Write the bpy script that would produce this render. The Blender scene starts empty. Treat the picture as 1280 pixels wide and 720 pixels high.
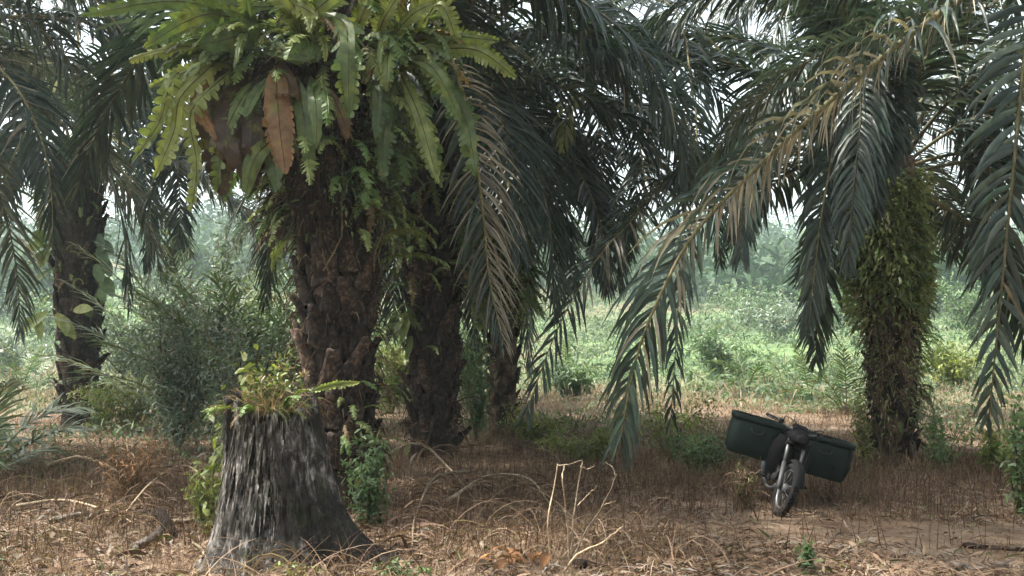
import bpy, math, random
import numpy as np
from mathutils import Vector, Matrix, Euler

C = bpy.context.scene.collection
sc = bpy.context.scene
R = math.radians

# ------------------------------------------------------------------ camera
CAM = np.array([0.0, 0.0, 1.70])
F = 1229.0                                    # focal length in pixels of a 1280 px wide picture
PITCH = math.atan(80.0 / F)
cam_d = bpy.data.cameras.new('camera')
cam_d.sensor_width = 36.0
cam_d.lens = 36.0 * F / 1280.0
cam_d.clip_start = 0.05
cam_d.clip_end = 3000.0
cam = bpy.data.objects.new('camera', cam_d)
cam.location = CAM
cam.rotation_euler = (math.pi / 2 + PITCH, 0, 0)
C.objects.link(cam)
sc.camera = cam

# ------------------------------------------------------------------ sky, sun, exposure
SUN_EL, SUN_AZ = R(58), R(-84)                # azimuth measured from +Y (the view) towards +X
w = bpy.data.worlds.new('World')
sc.world = w
w.use_nodes = True
nt = w.node_tree
bg = nt.nodes['Background']
sky = nt.nodes.new('ShaderNodeTexSky')
sky.sky_type = 'NISHITA'
sky.sun_disc = False
sky.sun_elevation = SUN_EL
sky.sun_rotation = SUN_AZ
sky.air_density = 1.3
sky.dust_density = 6.0
sky.ozone_density = 1.0
hsv = nt.nodes.new('ShaderNodeHueSaturation')   # thin overcast: the blue is washed out everywhere
hsv.inputs['Saturation'].default_value = 0.45
nt.links.new(sky.outputs[0], hsv.inputs['Color'])
nt.links.new(hsv.outputs[0], bg.inputs['Color'])
bg.inputs['Strength'].default_value = 0.12
sun_d = bpy.data.lights.new('sun', 'SUN')
sun_d.energy = 3.0
sun_d.angle = R(2)
sun_d.color = (1.0, 0.96, 0.90)
sun = bpy.data.objects.new('sun', sun_d)
sdir = Vector((math.sin(SUN_AZ) * math.cos(SUN_EL), math.cos(SUN_AZ) * math.cos(SUN_EL), math.sin(SUN_EL)))
sun.rotation_euler = (-sdir).to_track_quat('-Z', 'Y').to_euler()
C.objects.link(sun)
sc.view_settings.view_transform = 'Standard'
sc.view_settings.look = 'None'
sc.view_settings.exposure = 2.1
sc.view_settings.gamma = 1.0
sc.cycles.max_bounces = 8
sc.cycles.diffuse_bounces = 4
sc.cycles.glossy_bounces = 2
sc.cycles.transmission_bounces = 4
sc.cycles.transparent_max_bounces = 4
sc.cycles.volume_bounces = 1
sc.cycles.use_adaptive_sampling = True
sc.cycles.adaptive_threshold = 0.02

rng = np.random.default_rng(7)


# ------------------------------------------------------------------ numeric helpers
def nrm(v):
    v = np.asarray(v, float)
    return v / np.maximum(np.linalg.norm(v, axis=-1, keepdims=True), 1e-9)


def P(px, py, d):
    """The point at depth d metres (along +Y) that the photograph shows at pixel px, py."""
    x = (px - 640.0) / F
    y = (360.0 - py) / F
    c, s = math.cos(PITCH), math.sin(PITCH)
    ray = np.array([x, c - y * s, s + y * c])
    return CAM + ray * (d / ray[1])


def hash2(ix, iy, seed):
    n = (ix.astype(np.int64) * 374761393 + iy.astype(np.int64) * 668265263 + seed * 974634777) & 0x7fffffff
    n = ((n ^ (n >> 13)) * 1274126177) & 0x7fffffff
    n = (n ^ (n >> 16)) & 0xffff
    return n / 65535.0


def noise2(x, y, seed=0):
    x = np.asarray(x, float); y = np.asarray(y, float)
    ix = np.floor(x); iy = np.floor(y)
    fx = x - ix; fy = y - iy
    fx = fx * fx * (3 - 2 * fx); fy = fy * fy * (3 - 2 * fy)
    a = hash2(ix, iy, seed); b = hash2(ix + 1, iy, seed)
    c = hash2(ix, iy + 1, seed); d = hash2(ix + 1, iy + 1, seed)
    return (a * (1 - fx) + b * fx) * (1 - fy) + (c * (1 - fx) + d * fx) * fy


def fbm(x, y, seed=0, o=4):
    t = 0; amp = 0.5; f = 1.0
    for i in range(o):
        t = t + amp * noise2(x * f, y * f, seed + i * 17)
        amp *= 0.5; f *= 2.03
    return t


def gz(x, y):
    """Height of the land."""
    x = np.asarray(x, float); y = np.asarray(y, float)
    z = (fbm(x * 0.35, y * 0.35, 3, 4) - 0.47) * 0.22 + (fbm(x * 1.7, y * 1.7, 5, 2) - 0.37) * 0.07
    far = np.maximum(y - 28, 0)
    rise = np.interp(far, [0, 20, 45, 90, 140, 260, 360, 420, 700], [0, 0.4, 2.8, 6.6, 12.5, 31, 42, 42, 25])
    und = (fbm(x * 0.018 + 4, y * 0.018, 9, 3) - 0.45) * np.clip(far / 120, 0, 1) * 20
    bump = (fbm(x * 0.12, y * 0.12, 12, 3) - 0.45) * np.clip(far / 40, 0, 1) * 1.6
    return z + rise + und + bump


def G(px, py):
    """The point of the land that the photograph shows at a pixel."""
    lo, hi = 2.0, 300.0
    ds = np.linspace(lo, hi, 6000)
    pts = np.array([P(px, py, 1.0)]) - CAM
    p = CAM + ds[:, None] * pts
    below = np.where(p[:, 2] < gz(p[:, 0], p[:, 1]))[0]
    i = below[0] if len(below) else len(ds) - 1
    q = p[i]
    return np.array([q[0], q[1], float(gz(q[0], q[1]))])


def on_ground(px, d):
    x = P(px, 400, d)[0]
    return np.array([x, d, float(gz(x, d))])


def spline(pts, n):
    """Catmull-Rom through pts, n samples evenly spread."""
    p = np.asarray(pts, float)
    if len(p) == 2:
        p = np.array([p[0], (p[0] + p[1]) / 2, p[1]])
    q = np.vstack([2 * p[0] - p[1], p, 2 * p[-1] - p[-2]])
    out = []
    for i in range(1, len(q) - 2):
        t = np.linspace(0, 1, 24, endpoint=False)[:, None]
        a, b, c, d = q[i - 1], q[i], q[i + 1], q[i + 2]
        out.append(0.5 * (2 * b + (c - a) * t + (2 * a - 5 * b + 4 * c - d) * t ** 2 + (3 * b - a - 3 * c + d) * t ** 3))
    out = np.vstack(out + [p[-1:]])
    L = np.concatenate([[0], np.cumsum(np.linalg.norm(np.diff(out, axis=0), axis=1))])
    s = np.linspace(0, L[-1], n)
    return np.stack([np.interp(s, L, out[:, k]) for k in range(3)], 1)


def tangents(p):
    return nrm(np.gradient(p, axis=0))


class MB:
    """Collects geometry; build() links it as one mesh object."""
    def __init__(s):
        s.v = []; s.f = []; s.m = []; s.r = []; s.t = []; s.d = []; s.n = 0

    def add(s, v, f, mat=0, rnd=0.5, t=0.5, dry=0.0):
        v = np.asarray(v, float).reshape(-1, 3)
        k = len(v)
        s.v.append(v)
        f = np.asarray(f, np.int64)
        s.f.append(f + s.n)
        s.m.append(np.full(len(f), mat, np.int32))
        for lst, val in ((s.r, rnd), (s.t, t), (s.d, dry)):
            lst.append(np.broadcast_to(np.asarray(val, float), (k,)).copy())
        s.n += k

    def tube(s, path, rad, sides=6, mat=0, rnd=0.5, cap=True, dry=0.0):
        p = np.asarray(path, float)
        n = len(p)
        rad = np.broadcast_to(np.asarray(rad, float), (n,))
        T = tangents(p)
        ref = np.array([0, 0, 1.0]) if abs(T[0][2]) < 0.9 else np.array([1.0, 0, 0])
        u = np.zeros((n, 3)); u[0] = nrm(np.cross(T[0], ref))
        for i in range(1, n):
            u[i] = nrm(u[i - 1] - T[i] * np.dot(u[i - 1], T[i]))
        w_ = np.cross(T, u)
        a = np.linspace(0, 2 * math.pi, sides, endpoint=False)
        v = p[:, None, :] + rad[:, None, None] * (np.cos(a)[None, :, None] * u[:, None, :] + np.sin(a)[None, :, None] * w_[:, None, :])
        i = np.arange(n - 1)[:, None]; j = np.arange(sides)[None, :]
        j2 = (j + 1) % sides
        f = np.stack([i * sides + j, i * sides + j2, (i + 1) * sides + j2, (i + 1) * sides + j], -1).reshape(-1, 4)
        vv = v.reshape(-1, 3)
        tt = np.repeat(np.linspace(0, 1, n), sides)
        if cap:
            k = len(vv)
            vv = np.vstack([vv, p[0], p[-1]])
            jj = np.arange(sides); jn = (jj + 1) % sides
            c0 = np.stack([np.full(sides, k), jn, jj, jj], -1)
            b = (n - 1) * sides
            c1 = np.stack([np.full(sides, k + 1), b + jj, b + jn, b + jn], -1)
            f = np.vstack([f, c0, c1])
            tt = np.concatenate([tt, [0, 1]])
        s.add(vv, f, mat, rnd, tt, dry)

    def loft(s, rings, mat=0, closed=True, cap0=False, cap1=False, rnd=0.5):
        r = np.asarray(rings, float)
        n, k = r.shape[:2]
        i = np.arange(n - 1)[:, None]
        j = np.arange(k if closed else k - 1)[None, :]
        j2 = (j + 1) % k
        f = np.stack([i * k + j, i * k + j2, (i + 1) * k + j2, (i + 1) * k + j], -1).reshape(-1, 4)
        v = r.reshape(-1, 3)
        m = len(v)
        ex = []
        if cap0:
            v = np.vstack([v, r[0].mean(0)]); jj = np.arange(k); jn = (jj + 1) % k
            ex.append(np.stack([np.full(k, m), jn, jj, jj], -1)); m += 1
        if cap1:
            v = np.vstack([v, r[-1].mean(0)]); jj = np.arange(k); jn = (jj + 1) % k
            b = (n - 1) * k
            ex.append(np.stack([np.full(k, m), b + jj, b + jn, b + jn], -1))
        if ex:
            f = np.vstack([f] + ex)
        s.add(v, f, mat, rnd)

    def box(s, c, size, rot=None, mat=0, taper=1.0, rnd=0.5, bev=0.12):
        """A box with bevelled edges (chamfered ring loft)."""
        c = np.asarray(c, float); hx, hy, hz = np.asarray(size, float) / 2
        b = bev * min(hx, hy, hz) * 2
        def ring(x, y, z):
            bb = min(b, x * 0.9, y * 0.9)
            return [(-x + bb, -y, z), (x - bb, -y, z), (x, -y + bb, z), (x, y - bb, z), (x - bb, y, z), (-x + bb, y, z), (-x, y - bb, z), (-x, -y + bb, z)]
        rings = [ring(hx - b, hy - b, -hz), ring(hx, hy, -hz + b), ring(hx * taper, hy * taper, hz - b), ring(hx * taper - b, hy * taper - b, hz)]
        r = np.array(rings)
        if rot is not None:
            M = np.array(Euler(rot).to_matrix())
            r = r @ M.T
        s.loft(r + c, mat, True, True, True, rnd)

    def torus(s, c, R_, r_, axis='x', n=28, k=8, mat=0, sx=1.0, arc=(0, 2 * math.pi)):
        full = abs(arc[1] - arc[0] - 2 * math.pi) < 1e-6
        a = np.linspace(arc[0], arc[1], n, endpoint=not full)
        b = np.linspace(0, 2 * math.pi, k, endpoint=False)
        rr = R_ + r_ * np.cos(b)[None, :]
        y = rr * np.cos(a)[:, None]; z = rr * np.sin(a)[:, None]
        x = np.broadcast_to(r_ * sx * np.sin(b)[None, :], y.shape)
        v = np.stack([x, y, z], -1) + np.asarray(c)
        if full:
            v = np.concatenate([v, v[:1]], 0)
        s.loft(v, mat)

    def strips(s, base, d, nr, L, W, droop, nseg=3, prof='leaf', fold=0.0, rnd=None, dry=0.0, mat=0, grav=None, maxdown=True):
        base = np.asarray(base, float).reshape(-1, 3)
        N = len(base)
        if N == 0:
            return
        d = nrm(np.broadcast_to(d, (N, 3))); nr = np.broadcast_to(nr, (N, 3)).astype(float)
        L = np.broadcast_to(np.asarray(L, float), (N,)); W = np.broadcast_to(np.asarray(W, float), (N,))
        droop = np.broadcast_to(np.asarray(droop, float), (N,))
        rnd = rng.random(N) if rnd is None else np.broadcast_to(rnd, (N,))
        dry = np.broadcast_to(np.asarray(dry, float), (N,))
        g = np.array([0, 0, -1.0]) if grav is None else grav
        pos = base.copy(); rows = []; ts = []
        for i in range(nseg + 1):
            t = i / nseg
            if prof == 'leaf':
                wv = [0.45, 1.0, 0.8, 0.06] if nseg == 3 else None
                ww = np.interp(t, [0, 0.25, 0.6, 1], [0.45, 1.0, 0.8, 0.05])
            elif prof == 'blade':
                ww = np.interp(t, [0, 1], [1.0, 0.12])
            elif prof == 'oval':
                ww = max(0.08, math.sin(math.pi * min(0.97, 0.06 + t * 0.92)) ** 0.8)
            else:
                ww = 1.0
            side = nrm(np.cross(d, nr)); up = np.cross(side, d)
            hw = (W * ww / 2)[:, None]
            if fold:
                rows.append(np.stack([pos - side * hw + up * hw * fold, pos, pos + side * hw + up * hw * fold], 1))
            else:
                rows.append(np.stack([pos - side * hw, pos + side * hw], 1))
            k = rows[-1].shape[1]
            ts.append(np.full((N, k), t))
            pos = pos + d * (L / nseg)[:, None]
            d = nrm(d + g * (droop / nseg)[:, None])
            nr = up
        v = np.stack(rows, 1)                   # N, S+1, k, 3
        k = v.shape[2]
        idx = np.arange(N * (nseg + 1) * k).reshape(N, nseg + 1, k)
        f = np.stack([idx[:, :-1, :-1], idx[:, :-1, 1:], idx[:, 1:, 1:], idx[:, 1:, :-1]], -1).reshape(-1, 4)
        per = (nseg + 1) * k
        s.add(v.reshape(-1, 3), f, mat, np.repeat(rnd, per), np.stack(ts, 1).reshape(-1), np.repeat(dry, per))

    def mesh(s, name, mats, smooth=False):
        me = bpy.data.meshes.new(name)
        v = np.concatenate(s.v); f = np.concatenate(s.f)
        m = np.concatenate(s.m)
        tri = f[:, 2] == f[:, 3]
        nl = np.where(tri, 3, 4)
        loops = f.reshape(-1)[np.stack([np.ones(len(f), bool)] * 3 + [~tri], 1).reshape(-1)]
        starts = np.concatenate([[0], np.cumsum(nl)[:-1]])
        me.vertices.add(len(v)); me.vertices.foreach_set('co', v.astype(np.float32).reshape(-1))
        me.loops.add(len(loops)); me.loops.foreach_set('vertex_index', loops.astype(np.int32))
        me.polygons.add(len(f)); me.polygons.foreach_set('loop_start', starts.astype(np.int32))
        me.polygons.foreach_set('material_index', m)
        if smooth:
            me.polygons.foreach_set('use_smooth', np.ones(len(f), bool))
        for nm, lst in (('rnd', s.r), ('along', s.t), ('dry', s.d)):
            a = me.attributes.new(nm, 'FLOAT', 'POINT')
            a.data.foreach_set('value', np.concatenate(lst).astype(np.float32))
        for mt in (mats if isinstance(mats, (list, tuple)) else [mats]):
            me.materials.append(mt)
        me.update(calc_edges=True)
        return me

    def build(s, name, mats, parent=None, smooth=False, loc=None):
        o = bpy.data.objects.new(name, s.mesh(name, mats, smooth))
        C.objects.link(o)
        if loc is not None:
            o.location = loc
        if parent is not None:
            o.parent = parent
        return o


def thing(name, label, cat, loc=(0, 0, 0), group=None):
    o = bpy.data.objects.new(name, None)
    o.empty_display_size = 0.2
    C.objects.link(o)
    o.location = loc
    return tag(o, label, cat, group)


def tag(o, label=None, cat=None, group=None, kind=None):
    for k, v in (('label', label), ('category', cat), ('group', group), ('kind', kind)):
        if v:
            o[k] = v
    return o


def place(me, name, parent, mat4):
    o = bpy.data.objects.new(name, me)
    C.objects.link(o)
    o.parent = parent
    o.matrix_local = mat4
    return o


# ------------------------------------------------------------------ materials
def newmat(name):
    m = bpy.data.materials.new(name)
    m.use_nodes = True
    n = m.node_tree
    return m, n, n.nodes['Principled BSDF'], n.nodes['Material Output']


def ramp(n, cols, src, pos=None):
    r = n.nodes.new('ShaderNodeValToRGB')
    e = r.color_ramp.elements
    k = len(cols)
    while len(e) < k:
        e.new(0.5)
    for i, c in enumerate(cols):
        e[i].position = pos[i] if pos else i / max(1, k - 1)
        e[i].color = (*c, 1)
    n.links.new(src, r.inputs[0])
    return r.outputs[0]


def mix(n, a, b, fac, mode='MIX'):
    x = n.nodes.new('ShaderNodeMix'); x.data_type = 'RGBA'; x.blend_type = mode
    if isinstance(fac, (int, float)):
        x.inputs[0].default_value = fac
    else:
        n.links.new(fac, x.inputs[0])
    for sock, val in ((x.inputs[6], a), (x.inputs[7], b)):
        if isinstance(val, tuple):
            sock.default_value = (*val, 1)
        else:
            n.links.new(val, sock)
    return x.outputs[2]


def attr(n, name):
    a = n.nodes.new('ShaderNodeAttribute'); a.attribute_name = name
    return a.outputs['Fac']


def noise(n, scale, detail=4, rough=0.6, vec=None, dist=0.0):
    t = n.nodes.new('ShaderNodeTexNoise')
    t.inputs['Scale'].default_value = scale; t.inputs['Detail'].default_value = detail
    t.inputs['Roughness'].default_value = rough; t.inputs['Distortion'].default_value = dist
    if vec is not None:
        n.links.new(vec, t.inputs['Vector'])
    return t.outputs['Fac']


def coords(n, scale=(1, 1, 1), obj=True):
    c = n.nodes.new('ShaderNodeTexCoord'); mp = n.nodes.new('ShaderNodeMapping')
    mp.inputs['Scale'].default_value = scale
    n.links.new(c.outputs['Object'], mp.inputs[0])
    return mp.outputs[0]


def bump(n, bsdf, h, strength=0.5, dist=0.02):
    b = n.nodes.new('ShaderNodeBump')
    b.inputs['Strength'].default_value = strength; b.inputs['Distance'].default_value = dist
    n.links.new(h, b.inputs['Height']); n.links.new(b.outputs[0], bsdf.inputs['Normal'])


def leafmat(name, cols, drycols, rough=0.45, transl=0.25, spec=0.5, tipdry=0.0, patchy=None):
    """Leaves: one tone per leaf, a dry tone where the leaf is dry, thin enough to let light through."""
    m, n, b, out = newmat(name)
    col = ramp(n, cols, attr(n, 'rnd'))
    dr = ramp(n, drycols, attr(n, 'rnd'))
    dfac = attr(n, 'dry')
    if tipdry:
        tp = n.nodes.new('ShaderNodeMapRange')
        tp.inputs[1].default_value = 0.72; tp.inputs[2].default_value = 1.0; tp.inputs[3].default_value = 0; tp.inputs[4].default_value = tipdry
        n.links.new(attr(n, 'along'), tp.inputs[0])
        mx = n.nodes.new('ShaderNodeMath'); mx.operation = 'MAXIMUM'
        n.links.new(dfac, mx.inputs[0]); n.links.new(tp.outputs[0], mx.inputs[1]); dfac = mx.outputs[0]
    col = mix(n, col, dr, dfac)
    if patchy:
        col = mix(n, col, patchy, ramp(n, [(0, 0, 0), (0.75, 0.75, 0.75)], noise(n, 3.5, 5, 0.7, coords(n)), [0.52, 0.68]))
        col = mix(n, col, (0.11, 0.06, 0.03), ramp(n, [(0, 0, 0), (0.8, 0.8, 0.8)], noise(n, 6.5, 5, 0.75, coords(n)), [0.62, 0.72]))
    nz = noise(n, 9, 3, 0.6, coords(n))
    v = ramp(n, [(0.62, 0.62, 0.62), (1.25, 1.25, 1.2)], nz, [0.3, 0.7])
    col = mix(n, col, v, 1.0, 'MULTIPLY')
    n.links.new(col, b.inputs['Base Color'])
    b.inputs['Roughness'].default_value = rough
    b.inputs['Specular IOR Level'].default_value = spec
    tr = n.nodes.new('ShaderNodeBsdfTranslucent')
    n.links.new(mix(n, col, (1.08, 1.15, 0.68), 1.0, 'MULTIPLY'), tr.inputs['Color'])
    ms = n.nodes.new('ShaderNodeMixShader'); ms.inputs[0].default_value = transl
    n.links.new(b.outputs[0], ms.inputs[1]); n.links.new(tr.outputs[0], ms.inputs[2])
    n.links.new(ms.outputs[0], out.inputs['Surface'])
    return m


def barkmat(name, cols, scale=(5, 5, 1.2), rough=0.9, bstr=0.8, s2=26):
    m, n, b, out = newmat(name)
    v = coords(n, scale)
    a = noise(n, 2.2, 6, 0.65, v, 0.4)
    c = ramp(n, cols, a, [0.3 + 0.4 * i / (len(cols) - 1) for i in range(len(cols))])
    f = noise(n, s2, 4, 0.6, coords(n, (1, 1, 0.35)))
    c = mix(n, c, ramp(n, [(0.45, 0.45, 0.45), (1.4, 1.35, 1.3)], f, [0.3, 0.72]), 1.0, 'MULTIPLY')
    c = mix(n, c, ramp(n, [(0.55, 0.55, 0.55), (1.0, 1.0, 1.0), (2.0, 1.9, 1.8)], attr(n, 'rnd')), 1.0, 'MULTIPLY')
    n.links.new(c, b.inputs['Base Color'])
    b.inputs['Roughness'].default_value = rough
    b.inputs['Specular IOR Level'].default_value = 0.2
    bump(n, b, f, bstr, 0.03)
    return m


def paint(name, col, rough=0.4, metal=0.0, dirt=0.35, spec=0.5):
    m, n, b, out = newmat(name)
    nz = noise(n, 7, 6, 0.7, coords(n))
    c = mix(n, col, (0.11, 0.085, 0.06), ramp(n, [(0, 0, 0), (dirt, dirt, dirt)], nz, [0.45, 0.72]))
    n.links.new(c, b.inputs['Base Color'])
    rr = ramp(n, [(rough, rough, rough), (min(1, rough + 0.35),) * 3], nz, [0.35, 0.7])
    n.links.new(rr, b.inputs['Roughness'])
    b.inputs['Metallic'].default_value = metal
    b.inputs['Specular IOR Level'].default_value = spec
    return m


DRY = [(0.10, 0.062, 0.035), (0.21, 0.145, 0.085), (0.33, 0.25, 0.16)]
M = {}
M['palm'] = leafmat('palm_leaflets', [(0.010, 0.025, 0.021), (0.019, 0.043, 0.031), (0.038, 0.072, 0.042)], [(0.20, 0.165, 0.115), (0.34, 0.29, 0.215), (0.48, 0.43, 0.345)], 0.38, 0.2, 0.42)
M['palmyoung'] = leafmat('young_palm_leaflets', [(0.05, 0.11, 0.04), (0.085, 0.15, 0.05), (0.13, 0.19, 0.06)], DRY, 0.4, 0.25)
M['fern'] = leafmat('fern_blade', [(0.05, 0.085, 0.028), (0.115, 0.165, 0.048), (0.26, 0.29, 0.085)], [(0.055, 0.032, 0.02), (0.16, 0.09, 0.045), (0.32, 0.17, 0.07)], 0.5, 0.35, 0.4, 0.0, (0.20, 0.21, 0.045))
M['sword'] = leafmat('sword_fern_blade', [(0.05, 0.095, 0.025), (0.09, 0.15, 0.04), (0.17, 0.20, 0.06)], [(0.09, 0.05, 0.03), (0.17, 0.10, 0.05), (0.26, 0.18, 0.09)], 0.55, 0.25, 0.3)
M['rachis'] = barkmat('frond_stalk', [(0.055, 0.065, 0.028), (0.11, 0.105, 0.05), (0.18, 0.15, 0.085)], (8, 8, 8), 0.6, 0.2, 40)
M['fernrachis'] = barkmat('fern_stalk', [(0.05, 0.05, 0.02), (0.12, 0.10, 0.04)], (8, 8, 8), 0.6, 0.1, 40)
M['trunk'] = barkmat('palm_bark', [(0.009, 0.007, 0.006), (0.022, 0.016, 0.012), (0.046, 0.031, 0.022), (0.10, 0.076, 0.055)], (4, 4, 3))
M['boot'] = barkmat('leaf_base_bark', [(0.009, 0.007, 0.006), (0.021, 0.015, 0.012), (0.048, 0.032, 0.024), (0.13, 0.102, 0.075)], (6, 6, 6))
M['stump'] = None
M['bush'] = leafmat('bush_leaves', [(0.045, 0.09, 0.038), (0.095, 0.16, 0.062), (0.18, 0.25, 0.095)], DRY, 0.5, 0.3)
M['bushgrey'] = leafmat('grey_green_leaves', [(0.07, 0.10, 0.065), (0.15, 0.20, 0.14), (0.27, 0.32, 0.24)], DRY, 0.5, 0.25)
M['creeper'] = leafmat('creeper_leaves', [(0.09, 0.14, 0.05), (0.23, 0.28, 0.10), (0.40, 0.43, 0.19)], DRY, 0.5, 0.5)
M['bushyellow'] = leafmat('yellow_green_leaves', [(0.08, 0.12, 0.025), (0.16, 0.20, 0.04), (0.26, 0.28, 0.07)], DRY, 0.5, 0.35)
M['field'] = leafmat('field_leaves', [(0.035, 0.065, 0.035), (0.085, 0.13, 0.065), (0.165, 0.205, 0.10)], [(0.15, 0.10, 0.075), (0.25, 0.18, 0.13), (0.35, 0.27, 0.20)], 0.6, 0.3, 0.3)
M['forest'] = leafmat('forest_leaves', [(0.03, 0.06, 0.03), (0.05, 0.09, 0.04), (0.085, 0.12, 0.05)], DRY, 0.6, 0.2, 0.2)
M['straw'] = leafmat('dry_grass', [(0.06, 0.034, 0.024), (0.145, 0.087, 0.058), (0.255, 0.17, 0.115), (0.39, 0.295, 0.21)], [(0.05, 0.08, 0.02), (0.09, 0.12, 0.03), (0.15, 0.17, 0.05)], 0.75, 0.25, 0.2)
M['litter'] = leafmat('leaf_litter', [(0.04, 0.024, 0.017), (0.10, 0.056, 0.035), (0.17, 0.105, 0.066), (0.26, 0.19, 0.13), (0.20, 0.185, 0.165)], [(0.05, 0.08, 0.02), (0.10, 0.12, 0.03)], 0.8, 0.1, 0.2)
M['deadleaf'] = leafmat('dead_brown_leaves', [(0.10, 0.045, 0.022), (0.20, 0.095, 0.04), (0.30, 0.165, 0.075)], DRY, 0.7, 0.15, 0.2)
M['twig'] = barkmat('dry_twig', [(0.20, 0.15, 0.10), (0.31, 0.25, 0.17), (0.42, 0.35, 0.25)], (8, 8, 8), 0.8, 0.3, 40)
M['woodgrey'] = barkmat('weathered_wood', [(0.03, 0.026, 0.022), (0.09, 0.08, 0.07), (0.20, 0.185, 0.17)], (3, 3, 3), 0.9, 0.7, 22)
M['stem'] = barkmat('green_brown_stem', [(0.05, 0.04, 0.025), (0.11, 0.10, 0.05)], (8, 8, 8), 0.8, 0.3, 40)
M['fibre'] = leafmat('trunk_fibre', [(0.018, 0.012, 0.009), (0.045, 0.028, 0.018), (0.11, 0.07, 0.045)], DRY, 0.85, 0.05, 0.2)
M['tyre'] = paint('tyre_rubber', (0.009, 0.009, 0.009), 0.85, 0, 0.3, 0.2)
M['black'] = paint('black_paint', (0.006, 0.0065, 0.007), 0.6, 0, 0.08, 0.15)
M['alloy'] = paint('dull_alloy', (0.07, 0.07, 0.07), 0.5, 0.6, 0.25)
M['steel'] = paint('bright_steel', (0.16, 0.16, 0.16), 0.35, 0.8, 0.4)
M['greyplastic'] = paint('grey_plastic', (0.012, 0.013, 0.014), 0.6, 0, 0.1, 0.2)
M['basket'] = paint('dark_green_plastic', (0.005, 0.013, 0.0105), 0.55, 0, 0.08, 0.2)
M['vinyl'] = paint('seat_vinyl', (0.014, 0.014, 0.015), 0.5, 0, 0.3)
M['rope'] = paint('rubber_strap', (0.014, 0.015, 0.014), 0.7, 0, 0.2)


def ground_material():
    m, n, b, out = newmat('dry_soil_and_field')
    co = coords(n)
    big = noise(n, 0.5, 5, 0.6, co)
    mid = noise(n, 5, 6, 0.7, co)
    fine = noise(n, 45, 4, 0.7, co)
    soil = ramp(n, [(0.062, 0.040, 0.026), (0.125, 0.083, 0.055), (0.215, 0.155, 0.105), (0.29, 0.225, 0.16)], mid, [0.28, 0.45, 0.6, 0.75])
    soil = mix(n, soil, (0.175, 0.138, 0.105), ramp(n, [(0, 0, 0), (0.6, 0.6, 0.6)], big, [0.45, 0.6]))
    soil = mix(n, soil, ramp(n, [(0.5, 0.5, 0.5), (1.4, 1.35, 1.25)], fine, [0.3, 0.72]), 1.0, 'MULTIPLY')
    green = ramp(n, [(0.05, 0.09, 0.04), (0.10, 0.155, 0.06), (0.17, 0.20, 0.09)], noise(n, 1.2, 6, 0.7, co), [0.3, 0.5, 0.7])
    fac = attr(n, 'dry')
    c = mix(n, soil, green, fac)
    n.links.new(c, b.inputs['Base Color'])
    b.inputs['Roughness'].default_value = 0.95
    b.inputs['Specular IOR Level'].default_value = 0.15
    bump(n, b, mid, 0.7, 0.05)
    return m


M['ground'] = ground_material()


def stump_material():
    m, n, b, out = newmat('old_grey_stump')
    co = coords(n, (9, 9, 3.4))
    st = noise(n, 1.6, 7, 0.7, co, 0.6)
    fine = noise(n, 5, 5, 0.7, coords(n, (14, 14, 4)))
    patch = noise(n, 1.9, 5, 0.65, coords(n, (1, 1, 0.5)))
    c = ramp(n, [(0.010, 0.009, 0.008), (0.05, 0.043, 0.036), (0.16, 0.148, 0.132), (0.40, 0.385, 0.36)], st, [0.36, 0.47, 0.56, 0.66])
    c = mix(n, c, (0.022, 0.019, 0.015), ramp(n, [(0, 0, 0), (0.93, 0.93, 0.93)], patch, [0.47, 0.56]))
    c = mix(n, c, (0.05, 0.06, 0.025), ramp(n, [(0.5, 0.5, 0.5), (0, 0, 0)], noise(n, 4.1, 3, 0.5, coords(n)), [0.33, 0.45]))
    c = mix(n, c, ramp(n, [(0.4, 0.4, 0.4), (1.35, 1.35, 1.35)], fine, [0.32, 0.68]), 1.0, 'MULTIPLY')
    c = mix(n, c, ramp(n, [(0.5, 0.48, 0.45), (1.0, 1.0, 1.0), (1.9, 1.85, 1.8)], attr(n, 'rnd')), 1.0, 'MULTIPLY')
    n.links.new(c, b.inputs['Base Color'])
    b.inputs['Roughness'].default_value = 0.92
    b.inputs['Specular IOR Level'].default_value = 0.2
    bump(n, b, st, 0.9, 0.04)
    return m


M['stump'] = stump_material()


# ------------------------------------------------------------------ the land
def build_ground():
    k = 330
    u = np.linspace(-1, 1, 2 * k + 1)
    def sp(u):
        return np.sign(u) * (np.sinh(np.abs(u) * 6.2) / math.sinh(6.2)) * 900
    xs = sp(u); ys = sp(u) + 9
    X, Y = np.meshgrid(xs, ys)
    Z = gz(X, Y)
    n = len(xs)
    i = np.arange(n - 1)[:, None]; j = np.arange(n - 1)[None, :]
    f = np.stack([i * n + j, i * n + j + 1, (i + 1) * n + j + 1, (i + 1) * n + j], -1).reshape(-1, 4)
    mb = MB()
    green = np.clip((Y - 26 + (fbm(X * 0.2, Y * 0.2, 31, 3) - 0.45) * 30) / 22, 0, 1)
    green = green * np.clip(0.35 + (fbm(X * 0.11, Y * 0.11, 33, 3) - 0.3) * 2.6, 0.1, 1)
    mb.add(np.stack([X, Y, Z], -1).reshape(-1, 3), f, 0, 0.5, 0.5, green.reshape(-1))
    o = mb.build('ground', M['ground'], smooth=True)
    tag(o, kind='structure')


build_ground()


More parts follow.
